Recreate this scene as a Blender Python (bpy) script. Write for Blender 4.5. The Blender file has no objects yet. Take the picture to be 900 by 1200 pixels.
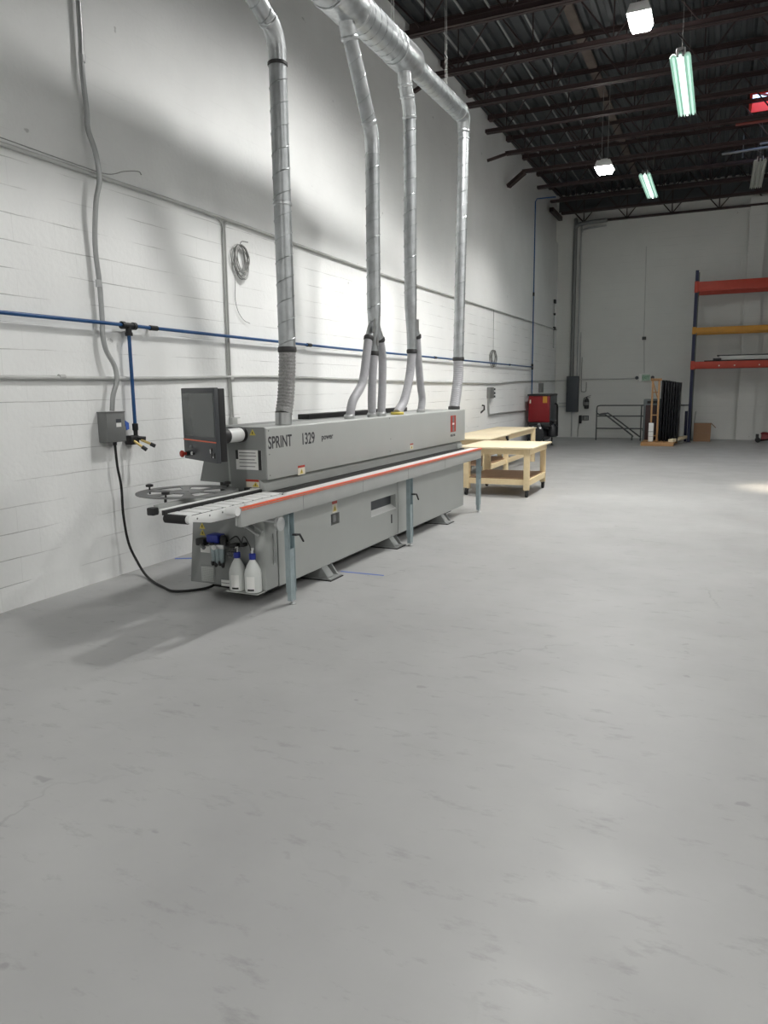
import bpy, bmesh, math, random
from mathutils import Vector, Matrix
from math import pi, sin, cos, radians

random.seed(7)
SC = bpy.context.scene
COL = SC.collection

# ------------------------------------------------------------------ materials
def new_mat(name):
    m = bpy.data.materials.new(name); m.use_nodes = True
    nt = m.node_tree
    return m, nt, nt.nodes['Principled BSDF']

def mat(name, col, rough=.5, metal=0., noise=.06, scale=8., bump=0., emit=None, estr=0., alpha=1., trans=0., spec=.5):
    m, nt, b = new_mat(name)
    b.inputs['Roughness'].default_value = rough
    b.inputs['Metallic'].default_value = metal
    b.inputs['Specular IOR Level'].default_value = spec
    tc = nt.nodes.new('ShaderNodeTexCoord')
    nz = nt.nodes.new('ShaderNodeTexNoise'); nz.inputs['Scale'].default_value = scale
    nz.inputs['Detail'].default_value = 5
    nt.links.new(tc.outputs['Object'], nz.inputs['Vector'])
    mr = nt.nodes.new('ShaderNodeMapRange')
    mr.inputs[1].default_value = .3; mr.inputs[2].default_value = .7
    mr.inputs[3].default_value = 1 - noise; mr.inputs[4].default_value = 1 + noise
    nt.links.new(nz.outputs['Fac'], mr.inputs[0])
    mx = nt.nodes.new('ShaderNodeVectorMath'); mx.operation = 'SCALE'
    mx.inputs[0].default_value = col
    nt.links.new(mr.outputs[0], mx.inputs['Scale'])
    nt.links.new(mx.outputs[0], b.inputs['Base Color'])
    if bump:
        bp = nt.nodes.new('ShaderNodeBump'); bp.inputs['Strength'].default_value = bump
        bp.inputs['Distance'].default_value = .02
        nt.links.new(nz.outputs['Fac'], bp.inputs['Height']); nt.links.new(bp.outputs[0], b.inputs['Normal'])
    if emit:
        b.inputs['Emission Color'].default_value = (*emit, 1); b.inputs['Emission Strength'].default_value = estr
    if alpha < 1: b.inputs['Alpha'].default_value = alpha
    if trans: b.inputs['Transmission Weight'].default_value = trans
    return m

def wall_mat(name, axis, tint=(.86, .868, .858), top=3.5, line=1.):
    """painted block: faint courses below `top`, smoother painted concrete above"""
    m, nt, b = new_mat(name); N = nt.nodes.new; Lk = nt.links.new
    b.inputs['Roughness'].default_value = .62
    tc = N('ShaderNodeTexCoord'); sp = N('ShaderNodeSeparateXYZ'); Lk(tc.outputs['Object'], sp.inputs[0])
    cb = N('ShaderNodeCombineXYZ')
    Lk(sp.outputs[axis], cb.inputs[0]); Lk(sp.outputs['Z'], cb.inputs[1])
    wob = N('ShaderNodeTexNoise'); wob.inputs['Scale'].default_value = 3.; wob.inputs['Detail'].default_value = 4
    Lk(tc.outputs['Object'], wob.inputs['Vector'])
    wv = N('ShaderNodeVectorMath'); wv.operation = 'SCALE'; wv.inputs['Scale'].default_value = .018
    Lk(wob.outputs['Color'], wv.inputs[0])
    ad = N('ShaderNodeVectorMath'); Lk(cb.outputs[0], ad.inputs[0]); Lk(wv.outputs[0], ad.inputs[1])
    br = N('ShaderNodeTexBrick')
    br.inputs['Scale'].default_value = 1.; br.inputs['Brick Width'].default_value = 60.
    br.inputs['Row Height'].default_value = .203; br.inputs['Mortar Size'].default_value = .0045
    br.inputs['Mortar Smooth'].default_value = .4
    br.inputs['Color1'].default_value = (1, 1, 1, 1); br.inputs['Color2'].default_value = (.95, .95, .95, 1)
    br.inputs['Mortar'].default_value = (0, 0, 0, 1)
    Lk(ad.outputs[0], br.inputs['Vector'])
    b2 = N('ShaderNodeTexBrick')
    b2.inputs['Scale'].default_value = 1.; b2.inputs['Brick Width'].default_value = .406
    b2.inputs['Row Height'].default_value = .203; b2.inputs['Mortar Size'].default_value = .004; b2.inputs['Mortar Smooth'].default_value = .5
    Lk(ad.outputs[0], b2.inputs['Vector'])
    bm_ = N('ShaderNodeMath'); bm_.operation = 'MULTIPLY'; bm_.inputs[1].default_value = .22; Lk(b2.outputs['Fac'], bm_.inputs[0])
    bx_ = N('ShaderNodeMath'); bx_.operation = 'MAXIMUM'; Lk(bm_.outputs[0], bx_.inputs[0]); Lk(br.outputs['Fac'], bx_.inputs[1])
    # breaks the mortar lines up, so that paint fills most of them
    n2 = N('ShaderNodeTexNoise'); n2.inputs['Scale'].default_value = 1.6; n2.inputs['Detail'].default_value = 6
    Lk(tc.outputs['Object'], n2.inputs['Vector'])
    r2 = N('ShaderNodeMapRange'); r2.inputs[1].default_value = .42; r2.inputs[2].default_value = .68
    Lk(n2.outputs['Fac'], r2.inputs[0])
    hi = N('ShaderNodeMapRange'); hi.inputs[1].default_value = top - .02; hi.inputs[2].default_value = top + .02
    hi.inputs[3].default_value = line; hi.inputs[4].default_value = .1
    Lk(sp.outputs['Z'], hi.inputs[0])
    mu = N('ShaderNodeMath'); mu.operation = 'MULTIPLY'; Lk(r2.outputs[0], mu.inputs[0]); Lk(hi.outputs[0], mu.inputs[1])
    inv = N('ShaderNodeMath'); inv.operation = 'MULTIPLY'; Lk(bx_.outputs[0], inv.inputs[0]); Lk(mu.outputs[0], inv.inputs[1])
    n3 = N('ShaderNodeTexNoise'); n3.inputs['Scale'].default_value = .55; n3.inputs['Detail'].default_value = 7
    n3.inputs['Roughness'].default_value = .62
    Lk(tc.outputs['Object'], n3.inputs['Vector'])
    r3 = N('ShaderNodeMapRange'); r3.inputs[1].default_value = .3; r3.inputs[2].default_value = .7
    r3.inputs[3].default_value = .93; r3.inputs[4].default_value = 1.04
    Lk(n3.outputs['Fac'], r3.inputs[0])
    bs = N('ShaderNodeVectorMath'); bs.operation = 'SCALE'; bs.inputs[0].default_value = tint
    Lk(r3.outputs[0], bs.inputs['Scale'])
    mx = N('ShaderNodeMix'); mx.data_type = 'RGBA'; Lk(inv.outputs[0], mx.inputs['Factor'])
    Lk(bs.outputs[0], mx.inputs['A']); mx.inputs['B'].default_value = (.42, .42, .41, 1)
    # scattered chips and scuffs
    v = N('ShaderNodeTexNoise'); v.inputs['Scale'].default_value = 5.5; v.inputs['Detail'].default_value = 3
    Lk(tc.outputs['Object'], v.inputs['Vector'])
    vr = N('ShaderNodeMapRange'); vr.inputs[1].default_value = .735; vr.inputs[2].default_value = .765
    vr.inputs[4].default_value = .5
    Lk(v.outputs['Fac'], vr.inputs[0])
    m2 = N('ShaderNodeMix'); m2.data_type = 'RGBA'; Lk(vr.outputs[0], m2.inputs['Factor'])
    Lk(mx.outputs['Result'], m2.inputs['A']); m2.inputs['B'].default_value = (.3, .3, .29, 1)
    Lk(m2.outputs['Result'], b.inputs['Base Color'])
    fine = N('ShaderNodeTexNoise'); fine.inputs['Scale'].default_value = 22; fine.inputs['Detail'].default_value = 6
    Lk(tc.outputs['Object'], fine.inputs['Vector'])
    hm = N('ShaderNodeMath'); hm.operation = 'MULTIPLY_ADD'; Lk(inv.outputs[0], hm.inputs[0]); hm.inputs[1].default_value = -.9
    Lk(fine.outputs['Fac'], hm.inputs[2])
    bp = N('ShaderNodeBump'); bp.inputs['Strength'].default_value = .35; bp.inputs['Distance'].default_value = .012
    Lk(hm.outputs[0], bp.inputs['Height']); Lk(bp.outputs[0], b.inputs['Normal'])
    return m

def floor_mat():
    m, nt, b = new_mat('painted_concrete_floor'); N = nt.nodes.new; Lk = nt.links.new
    tc = N('ShaderNodeTexCoord')
    n1 = N('ShaderNodeTexNoise'); n1.inputs['Scale'].default_value = .8; n1.inputs['Detail'].default_value = 8
    n1.inputs['Roughness'].default_value = .6
    Lk(tc.outputs['Object'], n1.inputs['Vector'])
    r1 = N('ShaderNodeMapRange'); r1.inputs[1].default_value = .3; r1.inputs[2].default_value = .7
    r1.inputs[3].default_value = .90; r1.inputs[4].default_value = 1.08
    Lk(n1.outputs['Fac'], r1.inputs[0])
    c = N('ShaderNodeVectorMath'); c.operation = 'SCALE'; c.inputs[0].default_value = (.365, .366, .363)
    Lk(r1.outputs[0], c.inputs['Scale'])
    # scuffs stretched along the room, small dark spots, hairline cracks
    mp = N('ShaderNodeMapping'); mp.inputs['Scale'].default_value = (1.3, 3.2, 1); mp.inputs['Rotation'].default_value = (0, 0, .35)
    Lk(tc.outputs['Object'], mp.inputs[0])
    n2 = N('ShaderNodeTexNoise'); n2.inputs['Scale'].default_value = 3.2; n2.inputs['Detail'].default_value = 7
    n2.inputs['Roughness'].default_value = .7
    Lk(mp.outputs[0], n2.inputs['Vector'])
    r2 = N('ShaderNodeMapRange'); r2.inputs[1].default_value = .565; r2.inputs[2].default_value = .68; r2.inputs[4].default_value = .40
    Lk(n2.outputs['Fac'], r2.inputs[0])
    x1 = N('ShaderNodeMix'); x1.data_type = 'RGBA'; Lk(r2.outputs[0], x1.inputs['Factor'])
    Lk(c.outputs[0], x1.inputs['A']); x1.inputs['B'].default_value = (.20, .20, .195, 1)
    vo = N('ShaderNodeTexVoronoi'); vo.feature = 'F1'; vo.inputs['Scale'].default_value = 2.3; vo.inputs['Randomness'].default_value = 1
    mp2 = N('ShaderNodeMapping'); mp2.inputs['Scale'].default_value = (1.1, 1.8, 1); mp2.inputs['Rotation'].default_value = (0, 0, .5)
    nw = N('ShaderNodeTexNoise'); nw.inputs['Scale'].default_value = 9
    Lk(tc.outputs['Object'], nw.inputs['Vector'])
    aw = N('ShaderNodeVectorMath'); aw.operation = 'MULTIPLY_ADD'; Lk(nw.outputs['Color'], aw.inputs[0])
    aw.inputs[1].default_value = (.16, .16, .16); Lk(tc.outputs['Object'], aw.inputs[2])
    Lk(aw.outputs[0], mp2.inputs[0]); Lk(mp2.outputs[0], vo.inputs['Vector'])
    r3 = N('ShaderNodeMapRange'); r3.inputs[1].default_value = .05; r3.inputs[2].default_value = .09
    r3.inputs[3].default_value = .42; r3.inputs[4].default_value = 0
    Lk(vo.outputs['Distance'], r3.inputs[0])
    x2 = N('ShaderNodeMix'); x2.data_type = 'RGBA'; Lk(r3.outputs[0], x2.inputs['Factor'])
    Lk(x1.outputs['Result'], x2.inputs['A']); x2.inputs['B'].default_value = (.17, .17, .165, 1)
    ve = N('ShaderNodeTexVoronoi'); ve.feature = 'DISTANCE_TO_EDGE'; ve.inputs['Scale'].default_value = .33
    Lk(aw.outputs[0], ve.inputs['Vector'])
    r4 = N('ShaderNodeMapRange'); r4.inputs[1].default_value = .0012; r4.inputs[2].default_value = .004
    r4.inputs[3].default_value = 1; r4.inputs[4].default_value = 0
    Lk(ve.outputs['Distance'], r4.inputs[0])
    n5 = N('ShaderNodeTexNoise'); n5.inputs['Scale'].default_value = .9
    Lk(tc.outputs['Object'], n5.inputs['Vector'])
    r5 = N('ShaderNodeMapRange'); r5.inputs[1].default_value = .52; r5.inputs[2].default_value = .64; r5.inputs[4].default_value = .35
    Lk(n5.outputs['Fac'], r5.inputs[0])
    ck = N('ShaderNodeMath'); ck.operation = 'MULTIPLY'; Lk(r4.outputs[0], ck.inputs[0]); Lk(r5.outputs[0], ck.inputs[1])
    x3 = N('ShaderNodeMix'); x3.data_type = 'RGBA'; Lk(ck.outputs[0], x3.inputs['Factor'])
    Lk(x2.outputs['Result'], x3.inputs['A']); x3.inputs['B'].default_value = (.2, .2, .195, 1)
    Lk(x3.outputs['Result'], b.inputs['Base Color'])
    rr = N('ShaderNodeMapRange'); rr.inputs[1].default_value = .3; rr.inputs[2].default_value = .7
    rr.inputs[3].default_value = .39; rr.inputs[4].default_value = .54
    n6 = N('ShaderNodeTexNoise'); n6.inputs['Scale'].default_value = 2.3; n6.inputs['Detail'].default_value = 6
    Lk(tc.outputs['Object'], n6.inputs['Vector']); Lk(n6.outputs['Fac'], rr.inputs[0]); Lk(rr.outputs[0], b.inputs['Roughness'])
    bp = N('ShaderNodeBump'); bp.inputs['Strength'].default_value = .12; bp.inputs['Distance'].default_value = .02
    Lk(n6.outputs['Fac'], bp.inputs['Height']); Lk(bp.outputs[0], b.inputs['Normal'])
    return m

def wood_mat(name, col, dark):
    m, nt, b = new_mat(name); N = nt.nodes.new; Lk = nt.links.new
    b.inputs['Roughness'].default_value = .55
    tc = N('ShaderNodeTexCoord'); mp = N('ShaderNodeMapping'); mp.inputs['Scale'].default_value = (9, 1.2, 9)
    Lk(tc.outputs['Object'], mp.inputs[0])
    n = N('ShaderNodeTexNoise'); n.inputs['Scale'].default_value = 3; n.inputs['Detail'].default_value = 6
    Lk(mp.outputs[0], n.inputs['Vector'])
    mx = N('ShaderNodeMix'); mx.data_type = 'RGBA'; Lk(n.outputs['Fac'], mx.inputs['Factor'])
    mx.inputs['A'].default_value = (*col, 1); mx.inputs['B'].default_value = (*dark, 1)
    Lk(mx.outputs['Result'], b.inputs['Base Color'])
    return m

M = {}
M['wall_left'] = wall_mat('painted_block_left', 'Y')
M['wall_back'] = wall_mat('painted_block_back', 'X', (.66, .665, .64), 20, .45)
M['wall_plain'] = mat('painted_wall', (.72, .72, .70), .65, scale=1.2)
M['floor'] = floor_mat()
M['deck'] = mat('dark_steel_deck', (.050, .056, .060), .5, .2, .15, 2)
M['joist'] = mat('red_brown_primer_steel', (.030, .016, .016), .55, .1, .15, 3)
M['underdeck'] = mat('pale_grey_bar', (.34, .35, .35), .5, .3)
M['rust'] = mat('rusty_channel', (.10, .078, .066), .7, 0, .2, 4)
M['grey'] = mat('machine_light_grey', (.40, .415, .40), .38, 0, .02, 3)
M['grey2'] = mat('machine_mid_grey', (.235, .245, .24), .42, 0, .02, 3)
M['apron'] = mat('brushed_aluminium', (.40, .41, .40), .42, .25, .04, 5)
M['white'] = mat('white_plastic', (.74, .75, .74), .4, 0, .02)
M['black'] = mat('black_plastic', (.012, .012, .013), .42, 0, .05)
M['rubber'] = mat('black_rubber', (.010, .010, .010), .7, 0, .05)
M['monitor'] = mat('charcoal_housing', (.045, .050, .056), .4, 0, .03)
M['screen'] = mat('dark_screen', (.052, .062, .060), .12, 0, .02, 2)
M['orange'] = mat('orange_stripe', (.72, .105, .03), .4, 0, .03)
M['red'] = mat('red_button', (.38, .03, .015), .4, 0, .03)
M['yellow'] = mat('yellow_sticker', (.62, .50, .09), .5, 0, .03)
M['cream'] = mat('cream_label', (.66, .62, .52), .5, 0, .03)
M['galv'] = mat('galvanised_leg', (.36, .43, .45), .42, .55, .1, 14)
M['zinc'] = mat('zinc_fitting', (.55, .56, .56), .3, .8, .08, 10)
M['duct'] = mat('galvanised_spiral_duct', (.47, .49, .50), .40, .93, .14, 9, .03)
M['seam'] = mat('duct_seam', (.40, .42, .43), .35, .9, .12, 9)
M['duct_fit'] = mat('bright_duct_fitting', (.58, .60, .61), .33, .93, .15, 14, .06)
M['band'] = mat('dark_clamp', (.06, .06, .06), .5, .5)
M['hose'] = mat('ribbed_grey_hose', (.40, .40, .42), .45, 0, .06, 30)
M['hose_wire'] = mat('grey_mesh_hose', (.30, .30, .295), .4, .2, .25, 70)
M['bluepipe'] = mat('blue_air_pipe', (.012, .075, .22), .35, 0, .03)
M['bluecap'] = mat('blue_cap', (.012, .025, .25), .4, 0, .03)
M['conduit'] = mat('galvanised_conduit', (.42, .43, .43), .35, .6, .1, 6)
M['painted'] = mat('painted_conduit', (.50, .505, .49), .5, 0, .08, 3)
M['boxgrey'] = mat('grey_steel_box', (.185, .19, .188), .45, .1, .05, 6)
M['panelgrey'] = mat('dark_blue_grey_panel', (.055, .062, .072), .45, .1, .05, 6)
M['brass'] = mat('brass', (.62, .48, .2), .35, .8)
M['tape'] = mat('blue_masking_tape', (.06, .14, .50), .6, 0, .04)
M['bottle'] = mat('milky_plastic', (.62, .64, .62), .35, 0, .02)
M['paper'] = mat('paper_label', (.80, .80, .78), .6, 0, .02)
M['ply'] = wood_mat('pale_plywood', (.84, .74, .54), (.76, .64, .43))
M['pine'] = wood_mat('pine_lumber', (.80, .66, .42), (.68, .53, .31))
M['osb'] = wood_mat('brown_shelf_board', (.30, .18, .11), (.20, .12, .07))
M['pallet'] = wood_mat('pallet_wood', (.50, .29, .13), (.34, .18, .075))
M['cardboard'] = mat('cardboard', (.26, .15, .085), .8, 0, .06, 4)
M['cred'] = mat('compressor_red', (.22, .006, .010), .35, 0, .04)
M['tank'] = mat('black_tank', (.014, .015, .017), .35, .2, .05)
M['rackblue'] = mat('rack_blue', (.012, .016, .055), .45, .1, .06)
M['rackgrey'] = mat('rack_green_grey', (.10, .115, .09), .5, .1, .06)
M['rackred'] = mat('rack_red_orange', (.42, .042, .02), .45, 0, .06)
M['rackyel'] = mat('rack_yellow_orange', (.50, .23, .02), .45, 0, .06)
M['rail'] = mat('grey_railing', (.095, .10, .10), .45, .3, .05)
M['cabgrey'] = mat('grey_cabinet', (.14, .165, .175), .5, .1, .05)
M['gloss'] = mat('gloss_black_sheet', (.004, .005, .007), .35, 0, .05, spec=.2)
M['maroon'] = mat('maroon_panel', (.030, .006, .006), .5)
M['green'] = mat('exit_green', (.03, .20, .07), .5)
M['exit'] = mat('exit_lens', (.36, .50, .40), .4)
M['sky_red'] = mat('red_curb', (.70, .03, .015), .5)
M['dirtred'] = mat('dirty_red', (.16, .010, .014), .5, 0, .2, 20)
M['sprink'] = mat('sprinkler_red', (.16, .028, .022), .5)
M['ltube'] = mat('lit_tube', (.9, .95, .92), .5, emit=(.88, 1., .95), estr=5)
M['dtube'] = mat('dim_tube', (.6, .75, .68), .5, emit=(.65, .95, .82), estr=.8)
M['lrefl'] = mat('lit_white_reflector', (.52, .66, .60), .5, 0, .02, emit=(.50, .85, .70), estr=.10)
M['urefl'] = mat('unlit_white_reflector', (.55, .56, .52), .5, 0, .03)
M['led'] = mat('led_lens', (.9, .9, .9), .5, emit=(1., .98, .94), estr=50)
M['ledbody'] = mat('white_lamp_housing', (.75, .75, .74), .4)
M['wire'] = mat('thin_wire', (.30, .30, .29), .5, .3)
M['chalk'] = mat('grey_lettering', (.03, .03, .035), .5)

# ------------------------------------------------------------------ mesh builder
class MB:
    def __init__(s): s.bm = bmesh.new()
    def _add(s, tb, mtx=None):
        if mtx is not None: tb.transform(mtx)
        vm = {}
        for v in tb.verts: vm[v] = s.bm.verts.new(v.co)
        for f in tb.faces:
            try: s.bm.faces.new([vm[v] for v in f.verts])
            except ValueError: pass
        tb.free(); return s
    def box(s, lo, hi, bev=0., mtx=None):
        tb = bmesh.new(); bmesh.ops.create_cube(tb, size=1)
        c = [(a + b) / 2 for a, b in zip(lo, hi)]; d = [abs(b - a) for a, b in zip(lo, hi)]
        for v in tb.verts: v.co = Vector((v.co.x * d[0] + c[0], v.co.y * d[1] + c[1], v.co.z * d[2] + c[2]))
        if bev: bmesh.ops.bevel(tb, geom=tb.edges[:], offset=min(bev, min(d) * .45), segments=2, affect='EDGES', profile=.5)
        return s._add(tb, mtx)
    def bar(s, a, b, w, h, up=(0, 0, 1), bev=0.):
        """rectangular bar from a to b, w across, h along `up`"""
        a = Vector(a); b = Vector(b); d = b - a; L = d.length; d.normalize()
        up = Vector(up)
        x = d.cross(up)
        if x.length < 1e-4: x = d.cross(Vector((1, 0, 0)))
        x.normalize(); z = x.cross(d).normalized()
        m = Matrix(((x.x, d.x, z.x, a.x), (x.y, d.y, z.y, a.y), (x.z, d.z, z.z, a.z), (0, 0, 0, 1)))
        return s.box((-w / 2, 0, -h / 2), (w / 2, L, h / 2), bev, m)
    def prism(s, poly, axis, lo, hi, bev=0.):
        """poly: 2-D points in the two other axes (in order), extruded along axis"""
        tb = bmesh.new(); oth = [i for i in range(3) if i != axis]
        def mk(p, h):
            c = [0, 0, 0]; c[oth[0]], c[oth[1]] = p; c[axis] = h; return tb.verts.new(c)
        A = [mk(p, lo) for p in poly]; B = [mk(p, hi) for p in poly]; n = len(poly)
        tb.faces.new(A); tb.faces.new(B[::-1])
        for i in range(n): tb.faces.new([A[i], B[i], B[(i + 1) % n], A[(i + 1) % n]])
        bmesh.ops.recalc_face_normals(tb, faces=tb.faces[:])
        if bev: bmesh.ops.bevel(tb, geom=tb.edges[:], offset=bev, segments=2, affect='EDGES', profile=.5)
        return s._add(tb)
    def tube(s, pts, r, n=12, caps=True, closed=False):
        """swept round tube; r a number or one radius per point"""
        P = [Vector(p) for p in pts]; k = len(P); R = r if isinstance(r, (list, tuple)) else [r] * k
        rings = []; ref = None
        for i in range(k):
            if closed: t = P[(i + 1) % k] - P[i - 1]
            elif i == 0: t = P[1] - P[0]
            elif i == k - 1: t = P[-1] - P[-2]
            else: t = (P[i + 1] - P[i]).normalized() + (P[i] - P[i - 1]).normalized()
            t.normalize()
            if ref is None:
                ref = t.cross(Vector((0, 0, 1)))
                if ref.length < .05: ref = t.cross(Vector((1, 0, 0)))
            ref = ref - t * ref.dot(t); ref.normalize(); bi = t.cross(ref)
            rings.append([s.bm.verts.new(P[i] + (ref * cos(2 * pi * j / n) + bi * sin(2 * pi * j / n)) * R[i]) for j in range(n)])
        for i in range(k if closed else k - 1):
            a = rings[i]; b = rings[(i + 1) % k]
            for j in range(n): s.bm.faces.new([a[j], a[(j + 1) % n], b[(j + 1) % n], b[j]])
        if caps and not closed:
            s.bm.faces.new(rings[0][::-1]); s.bm.faces.new(rings[-1])
        return s
    def cyl(s, a, b, r, n=20): return s.tube([a, b], r, n)
    def lathe(s, prof, origin, n=24, mtx=None):
        """prof: (radius, height) pairs round the z axis at origin"""
        tb = bmesh.new(); rings = []
        for (r, z) in prof:
            if r < 1e-5: rings.append([tb.verts.new((0, 0, z))])
            else: rings.append([tb.verts.new((r * cos(2 * pi * j / n), r * sin(2 * pi * j / n), z)) for j in range(n)])
        for a, b in zip(rings, rings[1:]):
            for j in range(n):
                q = [a[j % len(a)], a[(j + 1) % len(a)], b[(j + 1) % len(b)], b[j % len(b)]]
                q = list(dict.fromkeys(q))
                if len(q) > 2: tb.faces.new(q)
        if len(rings[0]) > 1: tb.faces.new(rings[0][::-1])
        if len(rings[-1]) > 1: tb.faces.new(rings[-1])
        m = Matrix.Translation(Vector(origin))
        return s._add(tb, m @ mtx if mtx is not None else m)
    def quads(s, V, F):
        vs = [s.bm.verts.new(v) for v in V]
        for f in F: s.bm.faces.new([vs[i] for i in f])
        return s
    def build(s, name, m, parent=None, smooth=True, label=None, kind=None):
        bmesh.ops.recalc_face_normals(s.bm, faces=s.bm.faces[:])
        if smooth:
            for f in s.bm.faces: f.smooth = True
            for e in s.bm.edges:
                if len(e.link_faces) != 2 or e.calc_face_angle(0) > radians(38): e.smooth = False
        me = bpy.data.meshes.new(name); s.bm.to_mesh(me); s.bm.free()
        me.materials.append(M[m] if isinstance(m, str) else m)
        o = bpy.data.objects.new(name, me); COL.objects.link(o)
        if parent: o.parent = parent
        if label: o['label'] = label
        if kind: o['kind'] = kind
        return o

def tag(o, label, cat, group=None, kind=None):
    o['label'] = label; o['category'] = cat
    if group: o['group'] = group
    if kind: o['kind'] = kind
    return o
def thing(name, label, cat, loc=(0, 0, 0), rz=0., group=None):
    o = bpy.data.objects.new(name, None); o.empty_display_size = .1; COL.objects.link(o)
    o.location = loc; o.rotation_euler = (0, 0, rz)
    return tag(o, label, cat, group)
def struct(mb, name, m, smooth=True):
    o = mb.build(name, m, None, smooth); o['kind'] = 'structure'; return o
def spline(pts, k=8):
    """Catmull-Rom through the points"""
    P = [Vector(p) for p in pts]; P = [P[0] * 2 - P[1]] + P + [P[-1] * 2 - P[-2]]; out = []
    for i in range(1, len(P) - 2):
        a, b, c, d = P[i - 1:i + 3]
        for j in range(k):
            t = j / k
            out.append(.5 * ((2 * b) + (c - a) * t + (2 * a - 5 * b + 4 * c - d) * t * t + (3 * b - a - 3 * c + d) * t ** 3))
    out.append(P[-2]); return out
def text_mesh(name, txt, size, m, parent, mtx, sx=1., depth=.0006, bold=0.):
    cu = bpy.data.curves.new(name, 'FONT'); cu.body = txt; cu.size = size; cu.extrude = depth; cu.offset = bold
    cu.align_x = 'LEFT'
    to = bpy.data.objects.new(name + '_src', cu); COL.objects.link(to)
    dg = bpy.context.evaluated_depsgraph_get(); dg.update()
    me = bpy.data.meshes.new_from_object(to.evaluated_get(dg))
    bpy.data.objects.remove(to); bpy.data.curves.remove(cu)
    me.transform(mtx @ Matrix.Diagonal((sx, 1, 1, 1))); me.materials.clear(); me.materials.append(M[m]); me.name = name
    o = bpy.data.objects.new(name, me); COL.objects.link(o)
    if parent: o.parent = parent
    return o
def frame_mtx(o, x, y):
    x = Vector(x).normalized(); y = Vector(y).normalized(); z = x.cross(y)
    return Matrix(((x.x, y.x, z.x, o[0]), (x.y, y.y, z.y, o[1]), (x.z, y.z, z.z, o[2]), (0, 0, 0, 1)))

# ------------------------------------------------------------------ room shell
XR, YF, YB, ZD = 14.0, -6.0, 25.1, 7.64
# skylight opening
KX0, KX1, KY0, KY1 = 5.25, 6.45, 18.3, 19.5
mb = MB(); mb.box((-.3, YF, -.2), (XR, YB + .3, 0)); struct(mb, 'floor', 'floor')
# left wall: blockwork, sloped ledge at 6.25 m, slightly set-back wall above
mb = MB(); mb.prism([(0, 0), (0, 6.20), (-.08, 6.32), (-.08, 8.0), (-.3, 8.0), (-.3, 0)], 1, YF, YB); struct(mb, 'wall_left', 'wall_left')
mb = MB(); mb.box((-.3, YB, 0), (XR, YB + .3, 8.0)); struct(mb, 'wall_back', 'wall_back')
mb = MB(); mb.box((XR, YF, 0), (XR + .3, YB + .3, 8.0)); struct(mb, 'wall_right', 'wall_plain')
mb = MB(); mb.box((-.3, YF - .3, 0), (XR + .3, YF, 8.0)); struct(mb, 'wall_front', 'wall_plain')
# back wall pilasters (corner and behind the rack) and a dark band along the wall top
mb = MB(); mb.box((5.53, YB - .16, 0), (5.97, YB, 6.99)); struct(mb, 'trim_1', 'wall_back')
mb = MB(); mb.box((.0, YB - .03, 7.16), (XR, YB, 7.62)); struct(mb, 'trim_2', 'deck')
mb = MB(); mb.box((0, 23.6, 6.9), (.12, 25.05, 7.02)); struct(mb, 'trim_3', 'joist')

# corrugated deck, ribs along the room, with the skylight opening left out
def deck_strip(mb, x0, x1, y0, y1):
    pitch = .2; x = x0; V = []; prof = []
    while x < x1 - 1e-6:
        for dx, z in ((0, ZD), (.07, ZD), (.09, ZD + .045), (.18, ZD + .045)):
            if x + dx < x1: prof.append((x + dx, z))
        x += pitch
    prof.append((x1, ZD + .045))
    for (px, pz) in prof: V += [(px, y0, pz), (px, y1, pz)]
    F = [(2 * i, 2 * i + 1, 2 * i + 3, 2 * i + 2) for i in range(len(prof) - 1)]
    mb.quads(V, F)
mb = MB()
deck_strip(mb, -.2, KX0, YF, YB); deck_strip(mb, KX1, XR, YF, YB)
deck_strip(mb, KX0, KX1, YF, KY0); deck_strip(mb, KX0, KX1, KY1, YB)
# roof build-up over the deck, so that no daylight leaks in
for (a, b, c, d) in ((-.3, KX0, YF, YB), (KX1, XR, YF, YB), (KX0, KX1, YF, KY0), (KX0, KX1, KY1, YB)):
    mb.box((a, c, ZD + .05), (b, d, ZD + .2))
struct(mb, 'ceiling', 'deck', smooth=False)

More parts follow.
